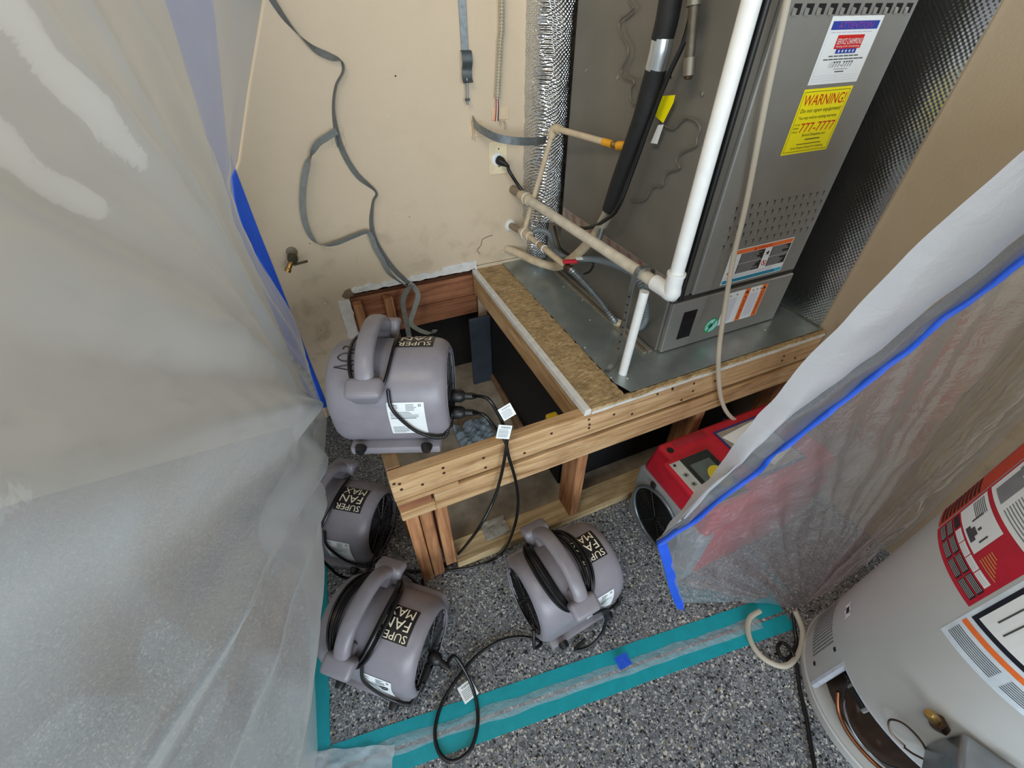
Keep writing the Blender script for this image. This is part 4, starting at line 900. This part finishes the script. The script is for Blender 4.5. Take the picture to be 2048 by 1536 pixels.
dm2 = lambda u, v, h: V((u, v, dz+.0095+h))
decal('display_surround', grid2(px0+.040, px1, py0, py1), dm2, .0006, M('display_dark', sr(40, 44, 42), .2), pn)
sc = decal('display', grid2(px0+.056, px1-.02, py0+.03, py1-.030), dm2, .0012, M('display_glass', sr(88, 96, 92), .15), pn)
decal('yellow_patch', dk(px0+.115, py0+.075, .034, 20, 1.2), dm2, .0016, M('patch_yellow', sr(196, 176, 40), .5), pn)
for i in range(4): decal('button', ring(px0+.020, py1-.055-.036*i, .007, .0085, 12), dm2, .0008, INK, pn); decal('button_mark', bars([(px0+.016, px0+.024, py1-.058-.036*i, py1-.052-.036*i)]), dm2, .0008, INK, pn)
for (x, y) in ((px0+.012, py1-.012), (px1-.012, py1-.012)): lathe('panel_screw', [(.005, 0), (.004, .002)], V((x, y, dz+.0096)), (0, 0, 1), BLACK, pn, 8)
hp = onz(1339, 899, dz); lathe('cover_hole', [(.012, 0), (.012, .001)], V((hp.x, hp.y-.004, dz+.0003)), (0, 0, 1), BLACK, de, 14)
bm = bmesh.new(); bbox(bm, .875, 1.01, dy1-.052, dy1-.022, dz-.006, dz+.004, .004, 2); bm_obj('grip', bm, M('red_dark', sr(150, 26, 42), .5), de, True)
q = onz(1425, 866, dz)
lb = decal('info_card', grid2(q.x, q.x+.20, dy0+.05, q.y), dmap, .002, M('card_blue', sr(40, 46, 110), .4), de); decal('card_paper', grid2(q.x+.008, q.x+.192, dy0+.06, q.y-.008), dmap, .0026, M('card_grey', sr(150, 140, 132), .3), lb); decal('card_note', ([(q.x+.012, q.y-.03), (q.x+.19, q.y-.012), (q.x+.19, dy0+.10), (q.x+.08, dy0+.07)], [(0, 3, 2, 1)]), dmap, .0032, PAPER, lb)
# round inlet grille on the left side
gc = V((dx0-.006, .555, .140)); geos = []
for r in (.012, .022, .032, .042, .052, .062, .072, .082, .092, .102): geos.append(tube_geo([gc+V((-.004, r*cos(2*pi*k/32), r*sin(2*pi*k/32))) for k in range(32)], .0022, 5, True, curve=False))
gg = mk('inlet_grille', *merge(*geos), BLACK, de, angle=50)
mk('inlet_disc', *lathe_geo([(.112, 0), (.112, .0015)], Matrix.Translation(gc) @ frame((-1, 0, 0)), 40), BLACK, gg)
mk('inlet_ring', *tube_geo([gc+V((-.006, .116*cos(2*pi*k/48), .116*sin(2*pi*k/48))) for k in range(48)], .0065, 8, True, curve=False), M('ring_grey', sr(120, 130, 136), .3, .6), gg, angle=50)
for k in range(6): a = pi*k/3; mk('inlet_spoke', *tube_geo([gc+V((-.005, .01*cos(a), .01*sin(a))), gc+V((-.005, .112*cos(a), .112*sin(a)))], .002, 5, curve=False), BLACK, gg)
box('duct_latch', dx0-.016, dx0-.006, .60, .62, .255, .275, BLACK, de, .002)

# ================================================================== FLOOR TAPE
def strip(name, p0, p1, w_, mat, lab, cat='tape', z=.0005, th=.0007, n=40, seed=0, wav=.0025, group=None):
    p0, p1 = V(p0), V(p1); d = (p1-p0).normalized(); nn = V((-d.y, d.x, 0)); vs, fs = [], []
    for i in range(n+1):
        t = i/n; p = p0.lerp(p1, t); e0 = wav*noise.noise(V((t*20, seed, 0))); e1 = wav*noise.noise(V((t*24, seed+5, 0)))
        for q in (p+nn*(e0), p+nn*(w_+e1)): vs += [V((q.x, q.y, z)), V((q.x, q.y, z+th))]
    for i in range(n): a = 4*i; b = a+4; fs += [(a+1, b+1, b+3, a+3), (a, a+2, b+2, b), (a, b, b+1, a+1), (a+2, a+3, b+3, b+2)]
    fs += [(0, 1, 3, 2), (4*n, 4*n+2, 4*n+3, 4*n+1)]
    o = mk(name, vs, fs, mat); return tag(o, lab, cat, group)
I0, I1 = V((-.348, .408, 0)), V((1.05, .218, 0)); dd = (I1-I0).normalized(); nn = V((dd.y, -dd.x, 0))
strip('teal_tape', I0+nn*.052, I1+nn*.052, .052, TEAL, 'wide teal tape strip on the floor, inner one in front of the fans', seed=1)
strip('teal_tape', I0+nn*.106+dd*.03, I1+nn*.106, .044, TEAL, 'teal tape strip on the floor, outer one nearest the water heater', seed=3)
strip('teal_tape', (-.352, .402, 0), (-.300, .97, 0), .058, TEAL, 'teal tape strip on the floor along the bottom of the left plastic curtain', z=.0013, seed=6)
vs, fs = [], []; n, m = 120, 7
for i in range(n+1):
    t = i/n; p = (I0+dd*.12+nn*.050).lerp(I1+nn*.046+V((-.10, 0, 0)), t); wdt = .030+.010*noise.noise(V((t*9, 1, 0)))
    for k in range(m):
        u = k/(m-1); zz = 0.0016+.0035*sin(pi*u)*(.7+.6*noise.noise(V((t*26, u*3, 2))))+.003*noise.noise(V((t*70, u*6, 4)))
        q = p+nn*(wdt*(u-.5)*2*.6+.004*noise.noise(V((t*14, 8, 0)))); vs.append(V((q.x, q.y, max(.0014, zz))))
for i in range(n):
    for k in range(m-1): a = i*m+k; fs.append((a, a+m, a+m+1, a+1))
tag(mk('plastic_hem', vs, fs, FILM_S, None, True), 'crumpled strip of torn clear plastic held between the teal floor tapes', 'plastic sheet')
p = onz(1246, 1322, .014); rz_ = atan2(dd.y, dd.x)
bm = bmesh.new(); bmesh.ops.create_grid(bm, x_segments=6, y_segments=4, size=.5)
for v in bm.verts: v.co = Matrix.Translation(p) @ Matrix.Rotation(rz_+.15, 4, 'Z') @ V((v.co.x*.042, v.co.y*.034, .0015*noise.noise(v.co*5)))
bmesh.ops.solidify(bm, geom=bm.faces[:], thickness=.0008)
tag(bm_obj('blue_tape_patch', bm, BLUE), 'small blue tape patch across the torn plastic strip on the floor', 'tape')

# ================================================================== LEFT PLASTIC CURTAIN
def lin(t, pts):
    if t <= pts[0][0]: return pts[0][1]
    for (a, b), (c, d) in zip(pts, pts[1:]):
        if t <= c: return b+(d-b)*(t-a)/(c-a)
    return pts[-1][1]
XU = [(-.5, -.95), (-.2, -.66), (0, -.50), (.2, -.37), (.4, -.29), (.6, -.245), (.85, -.212), (1.2, -.212), (1.69, -.212)]
XF = [(-.5, -1.0), (-.2, -.72), (0, -.56), (.2, -.45), (.41, -.383), (.66, -.372), (.90, -.37), (1.02, -.42), (1.2, -.40), (1.36, -.27), (1.69, -.222)]
EDGE = [(0, 0), (.3, 0), (.6, .010), (.75, -.014), (.88, -.034), (1.0, -.026), (1.12, .006), (1.3, 0)]
pinY, pinZ = 1.66, .10
vs, fs = [], []; ny, nz = 190, 150
for j in range(nz+1):
    z = .002+2.1*j/nz
    for i in range(ny+1):
        y = 1.684-2.15*i/ny
        fl = max(0, 1-z/.46); fl = fl*fl*(3-2*fl); x = lin(y, XU)*(1-fl)+lin(y, XF)*fl
        # top of the wall edge hangs loose over the wall
        if z > 1.08: x += min(.24, (z-1.08)*.55)*max(0, 1-(1.684-y)/.42)**1.3
        x -= .12*math.exp(-((y-1.09)/.16)**2)*math.exp(-((z-.17)/.17)**2)
        x += lin(z, EDGE)*max(0, 1-(1.684-y)/.35)**1.5
        yy = y
        r = math.hypot(pinY-y, z-pinZ); ph = atan2(z-pinZ, max(1e-3, pinY-y))
        k = min(1, r/.5)*min(1, z/.15)
        cr_ = sin(ph*31+2.2*noise.noise(V((ph*6, r*1.4, 0))))*.5+noise.noise(V((ph*16, r*1.0, 3)))*1.4
        d = .020*k*cr_*max(0, 1-abs(ph-.95)/.85)
        ridge = lambda c, w_: math.exp(-((ph-c)/w_)**2)
        d += .050*k*ridge(.70, .05)-.030*k*ridge(.60, .06)+.045*k*ridge(.52, .022)-.030*k*ridge(.46, .018)+.022*k*ridge(.40, .02)-.03*k*ridge(.90, .03)+.028*k*ridge(1.0, .02)-.020*k*ridge(1.12, .02)
        d += .034*noise.noise(V((y*2.6, z*3.2, 5)))*min(1, z/.2)+.006*noise.noise(V((y*11, z*14, 9)))*min(1, z/.2)
        e = min(1, (1.684-y)/.06)
        vs.append(V((x+d*e, yy, z)))
W = ny+1
for j in range(nz):
    for i in range(ny): a = j*W+i; fs.append((a, a+1, a+W+1, a+W))
tag(mk('plastic_curtain', vs, fs, FILM_L, None, True), 'milky plastic sheet hanging as the left wall of the work area', 'plastic sheet')
# corner of film lying over the tape at the front left
c00, c10, c11, c01 = onz(628, 1502, .004), onz(790, 1488, .006), onz(770, 1640, .006), onz(500, 1640, .02)
vs, fs = [], []; n = 26
for j in range(n+1):
    for i in range(n+1):
        u, v = i/n, j/n; p = (c00*(1-u)+c10*u)*(1-v)+(c01*(1-u)+c11*u)*v
        p = p+V((.004*noise.noise(V((u*6, v*6, 1))), .004*noise.noise(V((u*6, v*6, 4))), 0)); p.z = .003+.010*abs(noise.noise(V((u*4, v*4, 7))))+.004*abs(noise.noise(V((u*12, v*12, 2)))); vs.append(p)
for j in range(n):
    for i in range(n): a = j*(n+1)+i; fs.append((a, a+n+1, a+n+2, a+1))
tag(mk('plastic_flap', vs, fs, mat_film('floor_film', .38, (.74, .82, .88, 1), .25, .3, .3, 30, .3), None, True), 'flap of cloudy plastic lying on the floor over the taped corner', 'plastic sheet')

# ================================================================== RIGHT PLASTIC FLAP
K = V((1.098, .150, .004))
def yy(px): return .360-.085*(px-1314)/(2048-1314)
bl = [(1314, 1085), (1361, 1055), (1387, 1038), (1458, 979), (1508, 944), (1537, 912), (1578, 882), (1645, 827), (1698, 786), (1752, 742), (1807, 700), (1874, 640), (1952, 586), (2048, 508), (2160, 420), (2300, 320)]
g1_ = [(1312, 1080), (1345, 1052), (1364, 1035), (1408, 985), (1450, 948), (1490, 912), (1530, 876), (1572, 839), (1630, 796), (1695, 748), (1762, 700), (1830, 640), (1915, 572), (2040, 474), (2150, 390), (2290, 290)]
w2_ = [(1316, 1078), (1332, 1058), (1352, 1030), (1390, 985), (1415, 958), (1443, 926), (1468, 892), (1493, 859), (1525, 822), (1570, 770), (1640, 690), (1720, 608), (1820, 505), (1950, 385), (2060, 290), (2200, 180)]
B_ = crom([ony(x, y, yy(x)) for x, y in bl], 5); G_ = crom([ony(x, y, yy(x)+.012) for x, y in g1_], 5); W_ = crom([ony(x, y, yy(x)+.035) for x, y in w2_], 5)
low = [ony(1352, 1205, .300), ony(1338, 1180, .308), ony(1322, 1130, .334)]
bound = crom(low+[B_[0]], 5)[:-1]+B_
end = B_[-1]; bound += crom([end, V((1.30, .26, 1.42)), V((1.48, .25, 1.38)), V((1.545, .22, 1.15)), V((1.548, .19, .75)), V((1.545, .17, .40)), V((1.52, .16, .12))], 6)[1:]
L_ = [0]
for a, b in zip(bound, bound[1:]): L_.append(L_[-1]+(b-a).length)
def bat(s):
    s *= L_[-1]
    for i in range(len(L_)-1):
        if s <= L_[i+1]: return bound[i].lerp(bound[i+1], (s-L_[i])/max(1e-9, L_[i+1]-L_[i]))
    return bound[-1]
vs, fs = [], []; ns, nt = 260, 46
for i in range(ns+1):
    s = i/ns; q = bat(s)
    for j in range(nt+1):
        t = j/nt; p = K.lerp(q, t); e = (1-t)**.6
        am = .016*sin(pi*min(1, t*1.05))+.0035*min(1, t*6)
        wv = sin(s*150+2.5*noise.noise(V((s*25, t*1.5, 0))))*.35+noise.noise(V((s*46, t*1.4, 2)))*1.1
        cr2 = .010*noise.noise(V((p.x*13, p.z*13, 6)))*sin(pi*t)+.004*noise.noise(V((p.x*40, p.z*26, 1)))*sin(pi*t)
        sag = .035*sin(pi*t)*(1 if s < .06 else max(0, 1-(s-.06)/.05)); p = p+V((.15, -1, .1))*(am*wv*.55+cr2)+V((0, 0, sag*.5))
        p.z = max(.003, p.z); vs.append(p)
for i in range(ns):
    for j in range(nt): a = i*(nt+1)+j; fs.append((a, a+1, a+nt+2, a+nt+1))
fl_ = thing('plastic_door_flap', 'clear plastic flap with blue taped edge gathered to the floor at right', 'plastic sheet', K)
mk('clear_sheet', vs, fs, FILM_R, fl_, True)
def loft(name, A, B, mat, parent, m=8, bulge=(0, 0, 0), seed=0, amp=.003):
    vs, fs = [], []; n = min(len(A), len(B)); bu = V(bulge)
    for i in range(n):
        for k in range(m+1):
            t = k/m; vs.append(A[i].lerp(B[i], t)+bu*sin(pi*t)+V((0, -1, .5))*(amp*noise.noise(V((i*.22, t*2.2, seed)))))
    for i in range(n-1):
        for k in range(m): a = i*(m+1)+k; fs.append((a, a+1, a+m+2, a+m+1))
    return mk(name, vs, fs, mat, parent, True)
loft('grey_hem', B_, G_, FILM_G, fl_, 6, (0, -.004, 0), 2, .004)
loft('white_hem', G_, W_, FILM_W, fl_, 10, (0, -.016, .006), 5, .006)
Bt = [p+V((0, -.004, .001))+V((.004, -.003, .004))*noise.noise(V((i*.33, 0, 0))) for i, p in enumerate(B_)]
tw = [V((.0, -1, .15))+V((-.5, 0, .7))*max(0, noise.noise(V((i*.21, 6, 0))))*1.4 for i in range(len(B_))]
vs, fs = [], []
for i, p in enumerate(Bt):
    d = tw[i].normalized()
    for a in (-1, 1): vs += [p+d*(.008*a)+V((0, 0, .0004)), p+d*(.008*a)-V((0, 0, .0004))]
for i in range(len(Bt)-1): a = 4*i; b = a+4; fs += [(a, a+2, b+2, b), (a+1, b+1, b+3, a+3), (a, b, b+1, a+1), (a+2, a+3, b+3, b+2)]
mk('blue_tape_edge', vs, fs, BLUE, fl_, True)
ribbon('blue_tape_end', [B_[1]+V((0, -.006, 0)), B_[0]+V((.012, -.006, -.004)), low[2]+V((.018, -.006, 0)), low[1]+V((.014, -.006, 0)), low[0]+V((.008, -.008, 0)), low[0]+V((.020, -.012, -.014))], .028, (1, .1, .35), BLUE, fl_, .0012)

# ================================================================== WATER HEATER
HC, HR = V((1.147, -.150, 0)), .26
def hmap(u, v, h): a = RAD(u); return V((HC.x+(HR+h)*cos(a), HC.y+(HR+h)*sin(a), v))
wh = thing('water_heater', 'tall white tank water heater with red and white labels in the right foreground', 'water heater', HC)
# jacket with the burner opening cut out
O0, O1, OZ0, OZ1 = 148, 236, .036, .222
ths = sorted(set([O0, O1]+[360*k/120 for k in range(120)])); zs = [.030, OZ0, .08, .13, .18, OZ1, .30, .5, .8, 1.1, 1.42, 1.45, 1.462]
vs, fs = [], []; n = len(ths)
for z in zs:
    k = 1 if z <= 1.42 else (.985 if z < 1.46 else .94)
    for t in ths: vs.append(V((HC.x+HR*k*cos(RAD(t)), HC.y+HR*k*sin(RAD(t)), z)))
for j in range(len(zs)-1):
    for i in range(n):
        t0 = ths[i]
        if OZ0 <= zs[j] < OZ1 and O0 <= t0 < O1: continue
        fs.append((j*n+i, j*n+(i+1) % n, (j+1)*n+(i+1) % n, (j+1)*n+i))
fs.append(tuple((len(zs)-1)*n+i for i in range(n)))
mk('jacket', vs, fs, HEAT, wh, angle=40)
lathe('base_ring', [(HR-.006, 0), (HR+.003, .002), (HR+.003, .028), (HR-.002, .034)], HC, (0, 0, 1), HEAT, wh, 72)
vs, fs = lathe_geo([(HR-.045, .03), (HR-.045, .235)], Matrix.Translation(HC), 64); mk('burner_chamber', vs, fs, COPPER, wh, angle=40)
ring_ = lambda z, a0_, a1_, r: [V((HC.x+r*cos(RAD(a0_+(a1_-a0_)*k/20)), HC.y+r*sin(RAD(a0_+(a1_-a0_)*k/20)), z)) for k in range(21)]
tube('opening_insulation', ring_(OZ1-.004, O0, O1, HR-.006), .006, M('glass_wool', sr(190, 196, 206), .9, 0, .1, 60, .6, 200), wh, 8, curve=False)
mk('opening_edge', *tube_geo([hmap(O0, OZ0, -.008), hmap(O0, OZ1, -.008)], .010, 8, curve=False), M('glass_wool', sr(190, 196, 206), .9, 0, .1, 60, .6, 200), wh)
vs, fs = [], []
for k in range(31):
    a = O0+6+(O1-O0-12)*k/30
    for z in (.06, .21): vs.append(hmap(a, z, -.034+.006*noise.noise(V((k*.4, z*20, 0)))))
for k in range(30): fs.append((2*k, 2*k+1, 2*k+3, 2*k+2))
mk('burner_door', vs, fs, M('brown_steel', sr(70, 54, 44), .35, .7, .3, 10), wh, True)
box('sight_window', -.030, .030, -.016, .016, -.004, .004, M('gasket_pale', sr(150, 150, 144), .6), wh, .002, mtx=Matrix.Translation(hmap(163, .178, -.024)) @ Matrix.Rotation(RAD(163), 4, 'Z') @ Matrix.Rotation(pi/2, 4, 'Y') @ Matrix.Rotation(pi/2, 4, 'Z'))
box('sight_glass', -.022, .022, -.009, .009, -.003, .006, BLACK, wh, .001, mtx=Matrix.Translation(hmap(163, .178, -.021)) @ Matrix.Rotation(RAD(163), 4, 'Z') @ Matrix.Rotation(pi/2, 4, 'Y') @ Matrix.Rotation(pi/2, 4, 'Z'))
tube('pilot_tube', [hmap(160, .13, -.02), hmap(168, .10, -.016), hmap(180, .085, -.014), hmap(192, .10, -.012), hmap(198, .20, .004)], .003, CHROME, wh, 6); tube('burner_tube', [hmap(156, .11, -.022), hmap(165, .075, -.018), hmap(178, .06, -.016), hmap(195, .07, -.014), hmap(205, .15, .0)], .005, M('copper_tube', sr(150, 96, 66), .35, .9), wh, 8)
tube('igniter_wire', [hmap(150, .175, -.02), hmap(155, .19, -.012), hmap(158, .15, -.014), hmap(162, .12, -.018)], .0025, CORD, wh, 6)
# air grille: many fine slots in one part
geo = bars([(105+2.1*i, 106.2+2.1*i, .084+.0066*j+.0007*(i % 2), .0872+.0066*j+.0007*(i % 2)) for i in range(15) for j in range(18)])
g = decal('air_grille', geo, hmap, .0006, M('slot_dark', sr(60, 60, 58), .7), wh); g['kind'] = 'stuff'
for z in (.083, .200): decal('slot', bars([(138.4, 140.8, z-.006, z+.006)]), hmap, .0008, BLACK, wh)
lg = decal('small_badge', grid2(119, 128, .268, .300, 4, 1), hmap, .0006, PAPER, wh); decal('badge_print', merge(ring(123.5, .286, 2.0, 3.0, 10) if False else bars([(120, 127, .296, .298), (120, 127, .270, .272)]), bars([(121.5, 125.5, .277, .292)])), hmap, .001, INK, lg)
# red instruction label
A0, A1, Z0, Z1 = 117.5, 155, .653, 1.02
lb = decal('red_label', grid2(A1, A0, Z0, Z1, 18, 1), hmap, .0008, M('label_crimson', sr(188, 22, 46), .45), wh); lb['label'] = 'crimson instruction label with black and white panels'
# (angle falls from left to right when facing the heater from inside; u runs from A1 down to A0)
U = lambda t: A0+(A1-A0)*t
Zz = lambda t: Z0+(Z1-Z0)*t
def hq(name, u0, u1, v0, v1, mat, par, h=.0013): return decal(name, grid2(U(u1), U(u0), Zz(v0), Zz(v1), 10, 1), hmap, h, mat, par)
for r_ in range(2):
    for c_ in range(4): q = hq('text_panel', .04+.235*c_, .04+.235*c_+.215, .03+.055*r_, .075+.055*r_, M('panel_ink', sr(40, 26, 30), .5), lb); decal('small_print', merge(*[grid2(U(.05+.235*c_+.19), U(.05+.235*c_), Zz(.036+.055*r_+.010*k), Zz(.040+.055*r_+.010*k), 4, 1) for k in range(4)]), hmap, .0018, M('print_grey', sr(176, 178, 178), .5), q)
for c_ in range(4): q = hq('white_cell', .25+.175*c_, .25+.175*c_+.165, .142, .185, PAPER, lb); decal('small_print', merge(*[grid2(U(.26+.175*c_+.14), U(.26+.175*c_), Zz(.152+.014*k), Zz(.155+.014*k), 3, 1) for k in range(2)]), hmap, .0018, PINKK, q)
hq('text_panel', .04, .22, .142, .185, M('panel_ink', sr(40, 26, 30), .5), lb)
q = hq('picture_panel', .04, .62, .20, .40, PAPER, lb)
decal('bottle_drawing', merge(grid2(U(.50), U(.32), Zz(.215), Zz(.25), 5, 1), grid2(U(.46), U(.36), Zz(.25), Zz(.275), 4, 1), grid2(U(.30), U(.28), Zz(.27), Zz(.35), 2, 1), grid2(U(.56), U(.54), Zz(.26), Zz(.32), 2, 1), grid2(U(.44), U(.41), Zz(.285), Zz(.31), 2, 1)), hmap, .0018, M('ink_grey', sr(70, 70, 74), .5), q)
decal('small_print', merge(*[grid2(U(.30), U(.07), Zz(.30+.012*k), Zz(.305+.012*k), 5, 1) for k in range(7)]), hmap, .0018, M('print_dark', sr(80, 84, 88), .5), q)
q = hq('picture_panel', .04, .90, .43, .98, PAPER, lb); decal('small_print', merge(*[grid2(U(.86), U(.42), Zz(.46+.018*k), Zz(.466+.018*k), 6, 1) for k in range(11)]), hmap, .0018, M('print_grey2', sr(120, 122, 124), .5), q)
decal('drain_drawing', merge(grid2(U(.34), U(.12), Zz(.46), Zz(.62), 5, 1), grid2(U(.22), U(.10), Zz(.62), Zz(.84), 4, 1)), hmap, .0018, M('ink_grey3', sr(130, 130, 134), .5), q)
decal('gold_text', merge(*[grid2(U(.94-.03*k), U(.70), Zz(.21+.016*k), Zz(.216+.016*k), 4, 1) for k in range(6)]), hmap, .0014, M('ink_gold', sr(206, 150, 80), .5), lb)
# orange side strip
so = decal('orange_strip', grid2(116.5, 103, .655, 1.02, 8, 1), hmap, .0008, M('label_orange_red', sr(206, 64, 40), .45), wh); decal('strip_print', merge(*[grid2(115.5, 105, .665+.012*k, .672+.012*k, 5, 1) for k in range(10)]), hmap, .0014, M('panel_ink', sr(40, 26, 30), .5), so)
# white safety label
A0, A1, Z0, Z1 = 156.5, 212, .564, .86
lb = decal('white_label', grid2(A1, A0, Z0, Z1, 22, 1), hmap, .0008, M('label_cool', sr(214, 226, 236), .45), wh); lb['label'] = 'white safety label with black framed picture panels'
decal('small_print', merge(*[grid2(U(.02+.38*c_+.33), U(.03+.38*c_), Zz(.05+.016*k), Zz(.057+.016*k), 8, 1) for k in range(7) for c_ in range(2)]), hmap, .0014, M('print_dark', sr(80, 84, 88), .5), lb)
hq('orange_bar', .02, 1, .19, .235, OINK, lb); q = hq('black_frame', .03, .62, .27, .80, M('frame_ink', sr(22, 22, 34), .5), lb)
hq('picture', .06, .58, .31, .76, PAPER, q, .0018); hq('red_bar', .06, .58, .66, .76, M('label_crimson', sr(188, 22, 46), .45), q, .0023)
MAR = M('ink_maroon', sr(84, 30, 36), .5)
decal('hand_drawing', merge(grid2(U(.50), U(.42), Zz(.33), Zz(.46), 4, 1), *[grid2(U(.33+.03*k+.014), U(.33+.03*k), Zz(.46), Zz(.53-.012*abs(k-1)), 2, 1) for k in range(4)]), hmap, .0024, MAR, q)
decal('knob_drawing', merge(*[grid2(U(.22+.085*k+.06), U(.22+.085*k), Zz(.585-.02*k), Zz(.645-.02*k), 3, 1) for k in range(4)]), hmap, .0024, INK, q); decal('wire_drawing', merge(grid2(U(.20), U(.19), Zz(.36), Zz(.62), 1, 1), grid2(U(.13), U(.12), Zz(.40), Zz(.60), 1, 1), grid2(U(.20), U(.12), Zz(.61), Zz(.62), 2, 1)), hmap, .0024, M('ink_grey', sr(70, 70, 74), .5), q)
q = hq('black_frame', .66, .99, .27, .80, M('frame_ink', sr(22, 22, 34), .5), lb); hq('picture', .69, .96, .31, .76, PAPER, q, .0018)
# gas control and fittings
ang = 203; F_ = Matrix.Translation(hmap(ang, .375, .045)) @ Matrix.Rotation(RAD(ang), 4, 'Z')
bm = bmesh.new(); bbox(bm, -.044, .034, -.075, .052, -.062, .062, .010, 3, F_); gv = bm_obj('gas_control_valve', bm, M('cast_alloy', sr(150, 154, 158), .3, .8, .2, 14), wh, True); gv['label'] = 'dull metal gas control valve'
bm = bmesh.new(); bbox(bm, .030, .050, -.060, .040, -.045, .045, .006, 2, F_); bm_obj('face_plate', bm, CHROME, gv, True)
def knob(c, ax, r, h, mat, par, teeth=8):
    vs, fs = [], []; f = Matrix.Translation(c) @ frame(ax); n = teeth*4
    for z, k in ((0, 1), (h*.8, 1), (h, .85)):
        for i in range(n): a = 2*pi*i/n; rr = r*k*(1+.10*cos(teeth*a)); vs.append(f @ V((rr*cos(a), rr*sin(a), z)))
    for j in range(2):
        for i in range(n): fs.append((j*n+i, j*n+(i+1) % n, (j+1)*n+(i+1) % n, (j+1)*n+i))
    fs += [tuple(range(n))[::-1], tuple(2*n+i for i in range(n))]; return mk('knob', vs, fs, mat, par, angle=40)
knob(F_ @ V((.0, .012, .060)), (0, 0, 1), .022, .026, BLACK, gv, 4); knob(F_ @ V((.050, -.012, -.012)), F_.to_3x3() @ V((1, 0, 0)), .026, .022, BLACK, gv, 10)
tube('outlet_pipe', [F_ @ V((0, .02, -.055)), F_ @ V((0, .02, -.12)), F_ @ V((-.02, .02, -.16))], .007, CHROME, gv, 8)
def cylhit(x, y, R):
    d = ray(x, y); a = d.x**2+d.y**2; b = -2*(d.x*HC.x+d.y*HC.y); c = HC.x**2+HC.y**2-R*R
    return CO+d*((-b-sqrt(b*b-4*a*c))/(2*a))
nb = hmap(184.5, .380, -.002); nd = (cylhit(1843, 1412, HR+.058)-nb).normalized()
lathe('hex_nut', [(.015, -.004), (.016, .004), (.016, .026), (.012, .030)], nb, nd, COPPER, wh, 6); lathe('brass_nipple', [(.0095, .028), (.0105, .034), (.0105, .062), (.007, .070)], nb, nd, BRASS, wh, 14)
tube('thermocouple_loop', [hmap(186, .255, .012), hmap(180, .262, .02), hmap(176, .285, .018), hmap(179, .312, .014), hmap(186, .322, .02), hmap(191, .30, .026), hmap(189, .27, .02), hmap(186, .255, .016)], .0022, COPPER, wh, 6)
# cords and hose by the heater foot
tag(tube('clear_hose', [onz(1590, 1222, .06), onz(1605, 1262, .035), onz(1598, 1305, .012), onz(1572, 1332, .010), onz(1535, 1322, .010), onz(1508, 1295, .010), onz(1496, 1262, .010), onz(1500, 1236, .012), onz(1520, 1222, .014)], .0078, HOSE, None, 12), 'loop of clear hose on the floor below the gathered plastic', 'hose')
tag(tube('black_cable', [onz(1586, 1226, .05), onz(1590, 1262, .02), onz(1592, 1290, .008), onz(1576, 1318, .006), onz(1560, 1312, .006), onz(1556, 1292, .006), onz(1566, 1286, .006), onz(1582, 1300, .014), onz(1594, 1335, .006), onz(1600, 1380, .006), onz(1612, 1430, .006), onz(1620, 1480, .006), onz(1634, 1560, .006)], .0055, CORD, None, 8), 'black cable running along the floor beside the water heater foot', 'cable')
